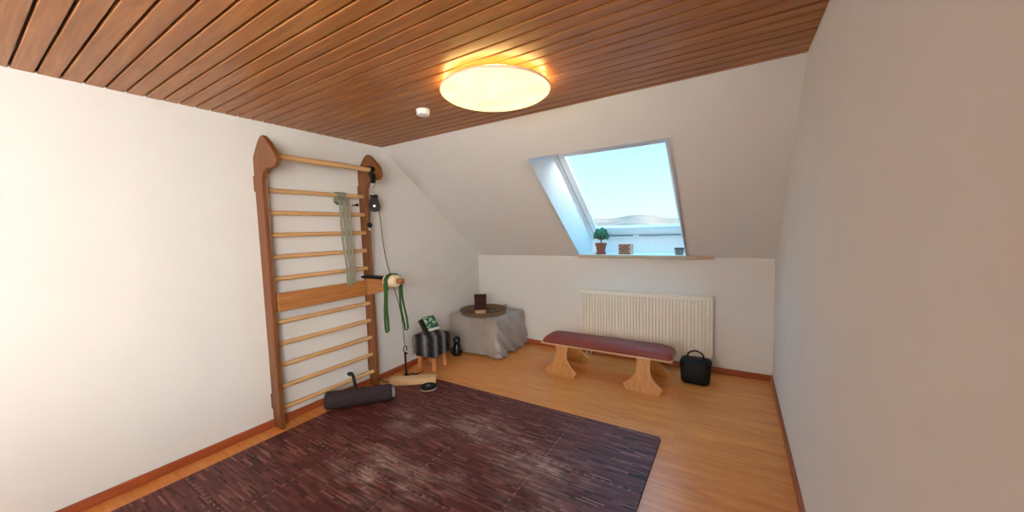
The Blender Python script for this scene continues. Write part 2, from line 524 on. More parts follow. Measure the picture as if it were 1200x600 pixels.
# ------------------------------------------------------------------ skylight
FT = V((0, 3.41, 2.226)); FB = V((0, 4.53, 1.36))           # top and bottom of the window frame plane
fd = (FB - FT).normalized(); fn = V((0, -fd.z, fd.y)); FL = (FB - FT).length
def F(x, s, dn): return V((x, FT.y, FT.z)) + fd * s + fn * dn
win = bpy.data.objects.new('window_1', None); C.objects.link(win); win['kind'] = 'structure'
SZ = 1.185
# lining: left and right cheeks, head, foot
def poly_slab(bm, pts, n, t):
    n = V(n); a = [bm.verts.new(V(p)) for p in pts]; b = [bm.verts.new(V(p) + n * t) for p in pts]
    bm.faces.new(a); bm.faces.new(list(reversed(b)))
    for i in range(len(a)):
        j = (i + 1) % len(a); bm.faces.new((a[i], b[i], b[j], a[j]))
pT = S(0, s_top); yb = 4.475
FH = F(0, -.062, 0)
cheek = [(pT.y, pT.z), (FH.y, FH.z), (FH.y + fn.y * .12, FH.z + fn.z * .12), (FB.y + fn.y * .12, FB.z + fn.z * .12), (FB.y, FB.z), (yb, SZ - .03), (D, K - .03), (D, K)]
bm = new()
poly_slab(bm, [(OX0 + .0015, y, z) for y, z in cheek], (-1, 0, 0), .03)
poly_slab(bm, [(OX1 - .0015, y, z) for y, z in cheek], (1, 0, 0), .03)
poly_slab(bm, [(OX0 - .03, pT.y, pT.z - .0015), (OX1 + .03, pT.y, pT.z - .0015), (OX1 + .03, FH.y, FH.z), (OX0 - .03, FH.y, FH.z)], (0, -.1, 1), .03)
poly_slab(bm, [(OX0 - .03, yb, SZ - .03), (OX1 + .03, yb, SZ - .03), (OX1 + .03, FB.y, FB.z), (OX0 - .03, FB.y, FB.z)], (0, 1, 0), .04)
obj('window_lining', bm, M_lining, win)
# sill: white top with a wooden nosing
bm = new(); box(bm, (OX0, D, SZ - .035), (OX1, yb, SZ), .0)
obj('window_sill', bm, M_silltop, win)
bm = new(); box(bm, (OX0 - .012, D - .055, SZ - .034), (OX1 + .25, D + .0005, SZ + .001), .005)
o = obj('sill_nosing', bm, M_sill, win); tag(o, 'pale wooden front edge of the sill')
# frame (fixed) and sash
def frame_ring(bm, x0, x1, s0, s1, w, d0, d1, wb=None, wt=None):
    wb = wb or w; wt = wt or w
    def slb(xa, xb, sa, sb):
        vs = [bm.verts.new(F(x, s, o)) for o in (d0, d1) for x, s in ((xa, sa), (xb, sa), (xb, sb), (xa, sb))]
        for idx in ((0, 1, 2, 3), (7, 6, 5, 4), (0, 4, 5, 1), (1, 5, 6, 2), (2, 6, 7, 3), (3, 7, 4, 0)): bm.faces.new([vs[i] for i in idx])
    slb(x0, x0 + w, s0, s1); slb(x1 - w, x1, s0, s1); slb(x0 + w, x1 - w, s0, s0 + wt); slb(x0 + w, x1 - w, s1 - wb, s1)
bm = new(); frame_ring(bm, OX0, OX1, -.062, FL, .028, 0.0, .10, .03); obj('window_frame', bm, M_white, win)
bm = new(); frame_ring(bm, OX0 + .032, OX1 - .032, -.030, FL - .034, .070, .012, .042, .165, .050); sash = obj('sash', bm, M_white, win)
bm = new(); frame_ring(bm, OX0 + .0275, OX1 - .0275, -.0345, FL - .0295, .005, .012, .09); obj('gasket', bm, M_blackrub, win)
bm = new()
vs = [bm.verts.new(F(x, s, o)) for o in (.028, .036) for x, s in ((OX0 + .098, .016), (OX1 - .098, .016), (OX1 - .098, FL - .195), (OX0 + .098, FL - .195))]
for idx in ((0, 1, 2, 3), (7, 6, 5, 4), (0, 4, 5, 1), (1, 5, 6, 2), (2, 6, 7, 3), (3, 7, 4, 0)): bm.faces.new([vs[i] for i in idx])
obj('pane', bm, M_glass, win)
w2_ = bpy.data.objects.new('fill_window_rear', None); C.objects.link(w2_); w2_['kind'] = 'structure'  # unseen rear window, added to let fill light in
bm = new()
for lo, hi in (((RX0, RZ0), (RX1, RZ0 + .06)), ((RX0, RZ1 - .06), (RX1, RZ1)), ((RX0, RZ0 + .06), (RX0 + .06, RZ1 - .06)), ((RX1 - .06, RZ0 + .06), (RX1, RZ1 - .06)), (((RX0 + RX1) / 2 - .04, RZ0 + .06), ((RX0 + RX1) / 2 + .04, RZ1 - .06))):
    box(bm, (lo[0], YB - .09, lo[1]), (hi[0], YB - .02, hi[1]), .004)
obj('window_frame', bm, M_white, w2_)
bm = new(); box(bm, (RX0 + .05, YB - .06, RZ0 + .05), (RX1 - .05, YB - .054, RZ1 - .05)); obj('pane', bm, M_glass, w2_)
w3_ = bpy.data.objects.new('fill_window_gable', None); C.objects.link(w3_); w3_['kind'] = 'structure'  # unseen gable window, added for more fill light
bm = new()
for lo, hi in (((GY0, GZ0), (GY1, GZ0 + .06)), ((GY0, GZ1 - .06), (GY1, GZ1)), ((GY0, GZ0 + .06), (GY0 + .06, GZ1 - .06)), ((GY1 - .06, GZ0 + .06), (GY1, GZ1 - .06))):
    box(bm, (XR + .03, lo[0], lo[1]), (XR + .09, hi[0], hi[1]), .004)
obj('window_frame', bm, M_white, w3_)
bm = new(); box(bm, (XR + .055, GY0 + .05, GZ0 + .05), (XR + .060, GY1 - .05, GZ1 - .05)); obj('pane', bm, M_glass, w3_)
# operating bar with latch along the bottom of the sash
bm = new(); a = F(OX0 + .10, FL - .055, -.004); b = F(OX1 - .10, FL - .055, -.004); cyl(bm, a, b, .009, 10)
o = obj('handle_bar', bm, plain('grey_aluminium', (150, 156, 162), .35, .8), win)
bm = new(); q = F(2.09, FL - .06, -.012)
box(bm, (-.035, -.012, -.012), (.035, .012, .016), .005, Matrix.Translation(q)); obj('latch', bm, M_white, win)

# ------------------------------------------------------------------ radiator
rad = thing('radiator', 'cream ribbed panel radiator on the wall under the skylight', 'radiator', (1.565, D, 0))
RW = 1.36
bm = new()
zb, zt = .17, .785; yf = -.098
prof = []
nrib = int(RW / .0333)
x = 0.018
prof.append((0.0, yf + .006)); prof.append((.012, yf + .006))
for i in range(nrib):
    xs = .0145 + i * (RW - .03) / nrib; p = (RW - .03) / nrib
    prof += [(xs + p * .06, yf + .020), (xs + p * .18, yf + .001), (xs + p * .60, yf), (xs + p * .72, yf + .020)]
prof += [(RW - .012, yf + .006), (RW, yf + .006)]
zl = [zb, zb + .02, zt - .050, zt - .044, zt - .018]
rows = []
for j, z in enumerate(zl):
    flat = yf + .003
    rows.append([bm.verts.new((px, py if 1 <= j <= 2 else flat, z)) for px, py in prof])
for a, b in zip(rows, rows[1:]):
    for i in range(len(a) - 1): bm.faces.new((a[i], a[i + 1], b[i + 1], b[i]))
obj('front_panel', bm, M_rad, rad)
bm = new(); box(bm, (.004, -.04, zb), (RW - .004, -.03, zt - .02)); obj('back_panel', bm, M_rad, rad)
for xx in (0, RW - .004):
    bm = new(); box(bm, (xx - .003, yf + .003, zb + .01), (xx + .007, -.025, zt), .002); obj('side_cover', bm, M_rad, rad)
bm = new()
box(bm, (0.004, yf + .004, zt - .016), (RW - .004, yf + .02, zt - .004)); box(bm, (0.004, -.04, zt - .016), (RW - .004, -.025, zt - .004))
for i in range(int(RW / .0125)):
    box(bm, (.006 + i * .0125, yf + .02, zt - .014), (.0105 + i * .0125, -.04, zt - .006))
obj('top_grille', bm, M_rad, rad)
for xx in (.2, RW - .2):
    for za, zc in ((zb + .05, zb + .2), (zt - .2, zt - .05)):
        bm = new(); box(bm, (xx, -.03, za), (xx + .03, -.0005, zc)); obj('wall_bracket', bm, M_rad, rad)
for xx in (.05, .10):
    bm = new(); cyl(bm, (xx, -.05, 0.0), (xx, -.05, zb + .01), .008, 12); obj('pipe', bm, M_white, rad)

# ------------------------------------------------------------------ ceiling lamp and smoke detector
lc = (1.872, 1.850)
lamp = thing('ceiling_lamp', 'large round lit ceiling lamp glowing warm yellow on wooden boards', 'lamp', (lc[0], lc[1], H))
bm = new(); lathe(bm, [(.20, -.040), (.21, -.036), (.21, -.006), (.20, 0)], 64); obj('lamp_base', bm, M_lampbase, lamp, 'auto')
M_dome = emit('lit_lamp_diffuser', (1.0, .82, .33), 2.1, True)
M_rim = emit('lit_lamp_rim', (1.0, .74, .28), 30.0)
R = .325
bm = new(); prof = [(0, -.105)]
for i in range(1, 15):
    t = i / 14 * PI / 2; prof.append((R * math.sin(t) ** .92, -.105 + .052 * (1 - math.cos(t)) ** 1.2))
prof += [(R + .001, -.048), (R - .002, -.042)]
lathe(bm, prof, 96, cap=False); dome = obj('lamp_shade', bm, M_dome, lamp, True)
bm = new(); lathe(bm, [(R + .0015, -.060), (R + .005, -.053), (R + .002, -.044), (R - .004, -.0415), (.2, -.0415)], 96, cap=False)
o = obj('rim_ring', bm, plain('white_translucent_rim', (240, 214, 188), .5, var=.02), lamp, True)
bm = new(); lathe(bm, [(.288, -.0385), (.297, -.0385), (.297, -.030), (.288, -.030)], 64, cap=False)
bm.faces.ensure_lookup_table()
o = obj('light_ring', bm, M_rim, lamp, True); tag(o, 'golden light ring between shade and ceiling')

det = thing('smoke_detector', 'small round white smoke detector on the wooden ceiling left of the lamp', 'smoke detector', (1.172, 1.945, H))
bm = new(); lathe(bm, [(.038, -.040), (.046, -.035), (.047, -.012), (.047, -.008)], 40); obj('cover', bm, M_white, det, 'auto')
bm = new(); lathe(bm, [(.050, -.009), (.050, 0)], 40); obj('mount_ring', bm, M_white, det, 'auto')
bm = new(); cyl(bm, (.012, 0, -.0385), (.012, 0, -.042), .007, 16); obj('test_button', bm, plain('grey_button', (170, 170, 170), .5), det)

# ------------------------------------------------------------------ puzzle mat tiles
T = .6245; MX0 = .1817; MY0 = 2.600; MT = .013
NTH = 24
PER = T / NTH
def tooth(u):
    """zig-zag of the interlocking edge, symmetric dovetails"""
    a = .0085
    pts = []
    for k in range(12):
        s = 1 if k % 2 == 0 else -1
        b = k * PER
        pts += [(b + .0016 * 1, s * 0), (b - .0015 + .003, s * a), (b + PER - .0015, s * a)]
    return pts
def seam():
    """points (t along 0..T, offset) of one shared seam"""
    a = .012; pts = []
    for k in range(1, NTH - 1):
        s = 1 if k % 2 == 0 else -1
        b = k * PER
        pts += [(b - .0015, s * a), (b + PER + .0015, s * a)] if s > 0 else [(b + .0015, s * a), (b + PER - .0015, s * a)]
    return [(0, 0), (PER * .98, 0)] + pts + [(PER * (NTH - .98), 0), (T, 0)]
SEAM = seam()
NC, NR = 4, 4
cols_word = ['leftmost', 'second', 'third', 'rightmost']
def tile_outline(i, j):
    x0 = 0; y0 = 0; out = []
    # bottom edge (towards -y), left to right
    def edge(is_seam): return SEAM if is_seam else [(0, 0), (T, 0)]
    bot = [(t, o) for t, o in edge(j < NR - 1)]
    rgt = [(T + o, t) for t, o in edge(i < NC - 1)]
    top = [(t, T + o) for t, o in edge(j > 0)]
    lft = [(o, t) for t, o in edge(i > 0)]
    pts = bot[:-1] + rgt[:-1] + list(reversed(top))[:-1] + list(reversed(lft))[:-1]
    # rounded outer corner
    if i == NC - 1 and j == 0:
        k = len(bot[:-1]) + len(rgt[:-1])
        cx, cy, rr = T - .02, T - .02, .02
        arc = [(cx + rr * math.cos(a), cy + rr * math.sin(a)) for a in [n * PI / 12 for n in range(7)]]
        pts = pts[:k] + arc + pts[k + 1:]
    c = V((T / 2, T / 2)); f = .9985
    return [((x - c.x) * f, (y - c.y) * f) for x, y in pts]
rowlab = ['back row nearest the bench', 'second row from the back', 'third row from the back', 'fourth row from the back', 'front row nearest the camera']
lab = {
 (0, 0): 'burgundy wood-print foam mat tile lying under the pine beam and the rolled-up mat',
 (1, 0): 'burgundy wood-print foam mat tile in the back row, just right of the black disc',
 (2, 0): 'burgundy wood-print foam mat tile in the back row, in front of the bench\'s left leg',
 (3, 0): 'purple-brown foam mat tile at the outer right corner nearest the bench',
 (0, 1): 'burgundy foam mat tile cut by the left photo edge, in front of the rolled-up mat',
 (1, 1): 'burgundy foam mat tile in the second row, left one, pale with painted sheen and rubbing toward the camera',
 (2, 1): 'reddish foam mat tile mid-mat with clear dark teeth on its back edge',
 (3, 1): 'purple-brown foam mat tile along the right edge, second from the outer corner',
 (2, 2): 'foam mat tile cut by the bottom photo edge, middle of the mat',
 (1, 2): 'foam mat tile in the bottom left of the photo with pale streaks of painted sheen and dust',
 (3, 2): 'foam mat tile on the right edge cut by the bottom photo edge',
}
for j in range(NR):
    for i in range(NC):
        bm = new()
        M = Matrix.Translation((MX0 + (i + .5) * T, MY0 - (j + .5) * T, 0))
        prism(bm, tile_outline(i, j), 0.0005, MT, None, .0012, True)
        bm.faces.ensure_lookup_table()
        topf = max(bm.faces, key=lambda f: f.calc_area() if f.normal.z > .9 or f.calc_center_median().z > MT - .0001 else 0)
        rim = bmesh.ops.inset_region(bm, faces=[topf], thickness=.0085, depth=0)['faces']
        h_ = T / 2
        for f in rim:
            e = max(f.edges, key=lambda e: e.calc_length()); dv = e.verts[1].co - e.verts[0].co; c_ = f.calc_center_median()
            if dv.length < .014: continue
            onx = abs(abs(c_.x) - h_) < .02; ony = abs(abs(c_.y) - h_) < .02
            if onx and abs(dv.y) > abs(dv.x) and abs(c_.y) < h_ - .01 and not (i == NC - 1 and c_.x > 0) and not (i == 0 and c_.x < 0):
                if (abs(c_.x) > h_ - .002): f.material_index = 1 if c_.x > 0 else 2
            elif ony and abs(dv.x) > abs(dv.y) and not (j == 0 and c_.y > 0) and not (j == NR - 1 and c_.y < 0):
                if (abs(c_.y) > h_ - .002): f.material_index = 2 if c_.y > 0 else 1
        o = obj('puzzle_mat_tile', bm, mats=[M_mat, M_paleedge, M_darkedge]); o.matrix_world = M
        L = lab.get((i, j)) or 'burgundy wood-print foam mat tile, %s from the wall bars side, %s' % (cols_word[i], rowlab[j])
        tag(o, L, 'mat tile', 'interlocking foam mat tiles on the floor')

# ------------------------------------------------------------------ wall bars
bars = thing('wall_bars', 'tall wooden wall bars with round rungs fixed to the left wall', 'wall bars', (0, 1.78, 0))
Y1, Y0 = 2.200, 1.350     # inner faces of right and left uprights (world)
def upright(y, sgn):
    yy = y - 1.78
    bm = new()
    lo = min(yy, yy + sgn * .034); hi = max(yy, yy + sgn * .034)
    # outline in x-z, extruded in y: straight post with the projecting rounded head
    pts = [(.012, .002), (.124, .002), (.124, 1.93), (.150, 1.985), (.200, 2.010), (.245, 2.000), (.285, 2.000), (.318, 2.008), (.338, 2.030), (.345, 2.062),
           (.336, 2.092), (.300, 2.135), (.245, 2.190), (.205, 2.228), (.175, 2.246), (.140, 2.240), (.112, 2.216), (.078, 2.178), (.045, 2.138), (.020, 2.105), (.012, 2.09)]
    Mx = Matrix(((1, 0, 0, 0), (0, 0, 1, 0), (0, 1, 0, 0), (0, 0, 0, 1)))
    prism(bm, pts, lo, hi, Mx, .004)
    bmesh.ops.recalc_face_normals(bm, faces=bm.faces); bm.normal_update()
    for f in bm.faces:
        if f.normal.x > .35 and abs(f.normal.y) < .5: f.material_index = 1  # room-facing edges get the painted lit tone
    return obj('upright', bm, parent=bars, mats=[M_postwood, M_postlit])
upright(Y1, 1); upright(Y0, -1)
for yy in (Y1 + .017, Y0 - .017):
    for z in (.15, 1.85):
        bm = new(); box(bm, (0.0008, yy - 1.78 - .02, z), (.013, yy - 1.78 + .02, z + .12), .002)
        obj('wall_bracket', bm, M_postwood, bars)
zs = [.148 + .1713 * k for k in range(11)]
for z in zs:
    bm = new(); cyl(bm, (.070, Y0 - 1.78 - .01, z), (.070, Y1 - 1.78 + .01, z), .0185, 20)
    for v in bm.verts: v.co.x = .070 + (v.co.x - .070) * 1.12
    obj('rung', bm, M_rung, bars, 'auto')
bm = new(); cyl(bm, (.236, Y0 - 1.78 - .01, 2.095), (.236, Y1 - 1.78 + .01, 2.095), .021, 24)
o = obj('rung', bm, M_rung, bars, 'auto'); tag(o, 'topmost rung set forward in the projecting heads')
bm = new(); cyl(bm, (.0, Y1 - 1.78 - .06, 1.783), (.06, Y1 - 1.78 - .06, 1.783), .006, 10); lathe(bm, [(.014, 0), (.014, .008)], 16, axis_matrix((.06, Y1 - 1.78 - .06, 1.783), (1, 0, 0)))
o = obj('screw', bm, M_black, bars)

# ---- bar attachment: cross board, tapered arm, black pad, foam roller with wooden tip
att = thing('exercise_arm', 'wooden pull-down arm with a cream roller hooked onto the wall bars', 'exercise arm', (.124, 2.16, .93))
def L(p): return (p[0] - .124, p[1] - 2.16, p[2] - .93)
bm = new(); box(bm, L((.094, 1.36, .925)), L((.122, 2.155, 1.068)), .004); obj('cross_board', bm, M_board, att)
bm = new()
pts = [(.090, .915), (.132, .920), (.385, .985), (.392, 1.000), (.392, 1.062), (.385, 1.072), (.090, 1.088)]
Mx = Matrix(((1, 0, 0, -.124), (0, 0, 1, -2.16), (0, 1, 0, -.93), (0, 0, 0, 1)))
prism(bm, pts, 2.157, 2.192, Mx, .003); obj('arm', bm, M_arm, att)
bm = new(); box(bm, L((.075, 2.125, 1.088)), L((.372, 2.215, 1.110)), .008); obj('arm_pad', bm, M_black, att)
ra = V((.396, 2.162, 1.075)); rdir = V((1, .12, .0)).normalized()
rb = ra + rdir * .135
bm = new(); M = axis_matrix(L(ra), rdir)
lathe(bm, [(.035, -.006), (.052, 0), (.060, .012), (.062, .05), (.060, .10), (.054, .125), (.040, .135), (.02, .137)], 36, M); obj('roller', bm, M_cream, att, 'auto')
bm = new(); lathe(bm, [(.026, .13), (.027, .175), (.024, .195), (.018, .200)], 24, M); o = obj('handle_tip', bm, M_tip, att, 'auto')
bm = new(); cyl(bm, L(ra - rdir * .06), L(ra + rdir * .001), .018, 16); obj('axle', bm, M_tip, att, 'auto')

# green resistance band: one long closed loop laid over the roller, hanging in a bight on each side
def ribbon(bm, pts, w, t, across):
    """flat strip: width along `across`, thickness along normal"""
    pts = [V(p) for p in pts]; N = len(pts); rings = []
    for i in range(N):
        tg = (pts[min(i + 1, N - 1)] - pts[max(i - 1, 0)]).normalized()
        ac = V(across); ac = (ac - tg * ac.dot(tg)).normalized(); nn = tg.cross(ac)
        rings.append([bm.verts.new(pts[i] + ac * sx * w / 2 + nn * sy * t / 2) for sx, sy in ((-1, -1), (1, -1), (1, 1), (-1, 1))])
    for a, b in zip(rings, rings[1:]):
        for k in range(4): bm.faces.new((a[k], a[(k + 1) % 4], b[(k + 1) % 4], b[k]))
    bm.faces.new(list(reversed(rings[0]))); bm.faces.new(rings[-1])
bm = new()
rc = ra + rdir * .052
side = V((-rdir.y, rdir.x, 0))
Rr = .0655
def over(off, ax0, ax1, r):
    pts = []
    for i in range(17):
        a = PI - PI * i / 16
        pts.append(rc + rdir * (ax0 + (ax1 - ax0) * i / 16) + side * (-math.cos(a) * -1 * r) * 1.0 + V((0, 0, math.sin(a) * r)))
    return pts
def strand(p_top, p_bot, wob, ph):
    out = []
    for i in range(14):
        t = i / 13
        p = p_top.lerp(p_bot, t)
        out.append(p + rdir * wob * math.sin(PI * t * 2.2 + ph))
    return out
for k, (axa, axb) in enumerate(((-.012, .026), (.010, .052))):
    mid = over(0, axa, axb, Rr + .002 * k)     # runs from -side (near camera) ... to +side
    near, far = mid[0], mid[-1]
    if near.y > far.y: near, far = far, near; mid.reverse()
    ribbon(bm, mid, .024, .004, rdir)
    # near bight
    nb = V((rc.x + .000 + (k - .5) * .034, near.y - .006, .632)); fb = V((rc.x + .075 + (k - .5) * .040, far.y + .010, .625))
    ribbon(bm, strand(near, nb, .005, k), .024, .005, rdir)
    ribbon(bm, strand(far, fb, .008, k + 1), .022, .005, rdir)
# the U ends
for cx, cy, hw, zz in ((rc.x, min(mid[0].y, mid[-1].y) - .006, .017, .632), (rc.x + .075, max(mid[0].y, mid[-1].y) + .010, .020, .625)):
    pts = [V((cx - hw * math.cos(a), cy, zz - hw * math.sin(a))) for a in [PI * i / 10 for i in range(11)]]
    ribbon(bm, pts, .016, .004, (0, 1, 0))
o = obj('resistance_band', bm, M_green)
tag(o, 'long green resistance band draped over the cream roller, hanging in two loops', 'resistance band')

# grey-green strap hanging from a rung at the left edge
bm = new()
for k, (y0, y1, z1) in enumerate(((1.945, 1.965, 1.045), (1.995, 2.005, 1.06))):
    xa = .128
    P = [V((xa, y0 - .016, 1.80)), V((xa + .004, y0 - .018, 1.5)), V((xa + .006, y1 - .016, 1.25)), V((xa + .004, y1 - .010, z1 + .03)), V((xa + .004, y1, z1)), V((xa + .004, y1 + .012, z1 + .03)),
         V((xa + .006, y1 + .016, 1.25)), V((xa + .004, y0 + .018, 1.5)), V((xa, y0 + .016, 1.80))]
    ribbon(bm, smooth_curve(P, 5), .020, .004, (.25, 1, 0))
    zr = zs[10]; arc = [V((.070 + .026 * math.cos(a) * 1.12, y0, zr + .026 * math.sin(a))) for a in [PI * 1.25 - PI * 1.5 * i / 14 for i in range(15)]]
    ribbon(bm, [V((.036, y0, 1.80))] + arc + [V((xa - .02, y0, 1.825)), V((xa, y0, 1.79))], .042, .004, (0, 1, 0))
    ribbon(bm, [V((.040, y0, 1.80)), V((.08, y0, 1.775)), V((xa, y0, 1.79))], .042, .004, (0, 1, 0))
o = obj('fitness_strap', bm, M_greyband)
tag(o, 'grey-green loop strap hanging from an upper rung at the left edge', 'strap')

# ---- pulley on the top rung
pul = thing('pulley', 'black cable pulley hanging by a strap from the top rung', 'pulley', (.272, 2.168, 2.095))
bm = new()
arc = [V((-.022 + .036 * math.cos(a), 0, .028 * math.sin(a))) for a in [-PI * .4 + PI * 1.8 * i / 16 for i in range(17)]]
ribbon(bm, [V((.012, 0, -.11))] + arc + [V((.004, 0, -.11))], .036, .006, (0, 1, 0))
box(bm, (-.008, -.019, -.125), (.022, .019, -.040), .004)
obj('strap', bm, M_black, pul)
def ring_pts(c, r, n, ax1, ax2, sx=1, sy=1): return [V(c) + V(ax1) * r * sx * math.cos(2 * PI * i / n) + V(ax2) * r * sy * math.sin(2 * PI * i / n) for i in range(n)]
vw = V((.62, .78, 0))   # direction lying across the view, so the block is seen face-on
bm = new(); tube(bm, ring_pts((.008, 0, -.140), .015, 16, vw, (0, 0, 1)), .0028, 6, True); tube(bm, ring_pts((.008, 0, -.182), .012, 20, V((.78, -.62, 0)), (0, 0, 1), 1, 2.3), .003, 6, True)
tube(bm, ring_pts((.008, 0, -.222), .012, 16, vw, (0, 0, 1)), .0026, 6, True)
obj('carabiner', bm, M_chrome, pul, True)
bm = new()
Mp = Matrix(((vw.x, 0.78, 0, .008), (vw.y, -0.62, 0, 0), (0, 0, 1, 0), (0, 0, 0, 1)))
Mp = Matrix.Translation((.008, 0, 0)) @ Matrix((( vw.x, 0, vw.y, 0), (vw.y, 0, -vw.x, 0), (0, 1, 0, 0), (0, 0, 0, 1)))
out = []
for i in range(25):
    a = -PI * 1.13 + PI * 1.26 * i / 24
    out.append((.050 * math.cos(a), -.335 + .052 * math.sin(a)))
out = [(x, z) for x, z in out] + [(.033, -.268), (.033, -.232), (-.033, -.232), (-.033, -.268)]
prism(bm, out, -.016, -.005, Mp, .002); prism(bm, out, .005, .016, Mp, .002)
box(bm, (-.02, -.012, -.262), (.036, .012, -.236), .002)
obj('housing', bm, M_black, pul)
bm = new(); lathe(bm, [(.034, -.004), (.029, 0), (.034, .004)], 32, Mp @ Matrix.Translation((0, -.335, 0))); obj('wheel', bm, M_blackrub, pul)
bm = new(); lathe(bm, [(.008, -.02), (.008, .02)], 16, Mp @ Matrix.Translation((0, -.335, 0))); obj('axle', bm, M_chrome, pul)
PC = V((.280, 2.168, 1.760))     # wheel centre

# cable with the ball stop: over the wheel and down to the anchor
ANC = V((.300, 2.415, .385))
e1 = PC - vw * .032; e2 = PC + vw * .032
arc = [PC + vw * .032 * math.cos(a) + V((0, 0, .032 * math.sin(a))) for a in [PI - PI * i / 8 for i in range(9)]]
bt = e1 + V((-.012, -.014, -.16))
cable = thing('pulley_cable', 'thin dark cable running over the pulley down to the floor anchor', 'cable', tuple(bt))
bm = new()
pts = [bt + V((0, 0, 0)), e1 + V((-.008, -.010, -.08))] + arc + [e2 + V((.004, .012, -.12)), V((.275, 2.26, 1.30)), V((.30, 2.33, .95)), V((.315, 2.38, .70)), ANC]
pts = smooth_curve(pts, 4)
tube(bm, [p - bt for p in pts], .0034, 6); obj('cord', bm, M_cord, cable, True)
bm = new(); bmesh.ops.create_uvsphere(bm, u_segments=20, v_segments=12, radius=.024); bmesh.ops.translate(bm, verts=bm.verts, vec=(0, 0, -.012)); obj('ball_stop', bm, M_black, cable, True)
bm = new(); tube(bm, ring_pts((0, 0, -.052), .011, 14, vw, (0, 0, 1)), .0024, 6, True); obj('end_ring', bm, M_chrome, cable, True)

# ------------------------------------------------------------------ pine beam with anchor rod
ang = math.atan2(.271, .353)
beam = thing('pine_beam', 'pale pine beam lying on the mat beside the wall bars', 'beam', (.40, 2.415, MT), ang)
bm = new(); box(bm, (-.222, -.048, 0), (.222, .048, .062), .004); obj('block', bm, M_beam, beam)
rodp = V((.300, 2.415, MT + .0625))
rod = thing('anchor_rod', 'upright black anchor rod with a hook on the pine beam', 'rod', tuple(rodp))
bm = new(); cyl(bm, (0, 0, .006), (0, 0, .225), .0095, 14); obj('rod', bm, M_black, rod, 'auto')
bm = new(); cyl(bm, (0, 0, 0), (0, 0, .008), .024, 20); obj('foot_plate', bm, M_black, rod, 'auto')
bm = new(); tube(bm, smooth_curve([(0, 0, .22), (-.012, -.008, .25), (-.006, -.004, .285), (.010, .006, .300), (.016, .012, .27), (.008, .006, .25)], 5), .005, 8); obj('hook', bm, M_black, rod, True)
bm = new(); cyl(bm, (.0, -.0, .235), (.020, .016, .215), .007, 10, .001); obj('clip', bm, M_black, rod, 'auto')

# black disc in front of the beam
disc = thing('balance_disc', 'small black round disc with a pale rim lying on the mat before the beam', 'disc', (.628, 2.393, MT))
bm = new(); lathe(bm, [(.070, 0), (.078, .004), (.080, .014), (.076, .018)], 40); obj('rim', bm, plain('pale_grey_rim', (176, 172, 166), .5), disc, 'auto')
bm = new(); lathe(bm, [(.079, .0145), (.080, .022), (.072, .030), (.055, .033), (.05, .028), (.0, .027)], 40); obj('top_plate', bm, M_black, disc, 'auto')
bm = new(); lathe(bm, [(.022, .026), (.022, .034), (.015, .037), (0, .037)], 24); obj('centre_knob', bm, plain('grey_knob', (90, 92, 96), .4), disc, 'auto')

# cord trailing on the floor
bm = new()
tube(bm, smooth_curve([(.128, 2.215, .075), (.14, 2.27, .03), (.155, 2.33, .005), (.18, 2.42, .006), (.20, 2.53, .006), (.24, 2.62, .006), (.25, 2.70, .006)], 8), .004, 6)
o = obj('floor_cord', bm, M_cord, None, True); tag(o, 'thin dark cord trailing on the floor behind the pine beam', 'cord')

# ------------------------------------------------------------------ rolled mat
ra_, rb_ = V((.135, 1.667, 0)), V((.520, 2.092, 0))
rdirn = (rb_ - ra_); RLn = rdirn.length; rang = math.atan2(rdirn.y, rdirn.x)
roll = thing('rolled_mat', 'thick dark aubergine rolled-up mat lying in front of the wall bars', 'rolled mat', (ra_.x, ra_.y, MT), rang)
bm = new()
RR = .074
Mr = Matrix(((0, 0, 1, 0), (1, 0, 0, 0), (0, 1, 0, RR), (0, 0, 0, 1)))
lathe(bm, [(0, .004), (RR - .018, .0), (RR - .004, .010), (RR, .03), (RR - .001, RLn * .5), (RR - .004, RLn - .045), (RR - .014, RLn - .025), (RR - .030, RLn - .028)], 40, Mr, cap=False)
for v in bm.verts:
    d = noise.noise(v.co * 9) * .004; v.co.z += d; v.co.y += d * .5
    if v.co.z < .0005: v.co.z = .0005
obj('outer_roll', bm, M_roll, roll, True)
bm = new()
# spiral inner end sticking out
n = 90; prev = None
for i in range(n):
    a = 2 * PI * 3.2 * i / (n - 1); r = .008 + .036 * i / (n - 1)
    cur = [bm.verts.new((x, r2 * math.cos(a), RR + r2 * math.sin(a))) for x, r2 in ((RLn - .10, r), (RLn - .004, r), (RLn - .004, r + .008), (RLn - .10, r + .008))]
    if prev:
        for k in range(4): bm.faces.new((prev[k], prev[(k + 1) % 4], cur[(k + 1) % 4], cur[k]))
    prev = cur
o = obj('inner_roll', bm, M_rollend, roll); tag(o, 'light grey spiral core end')
# black hooked massage stick behind it
bm = new()
hk = smooth_curve([(.300, 1.852, MT + .15), (.295, 1.850, .20), (.288, 1.846, .255), (.278, 1.839, .292), (.266, 1.830, .298), (.256, 1.822, .288)], 6)
tube(bm, hk, [.013] * (len(hk) - 8) + [.013 + .009 * i / 8 for i in range(8)], 12)
o = obj('hooked_stick', bm, M_blackrub, None, True); tag(o, 'short black hooked handle standing up behind the rolled mat', 'hook')

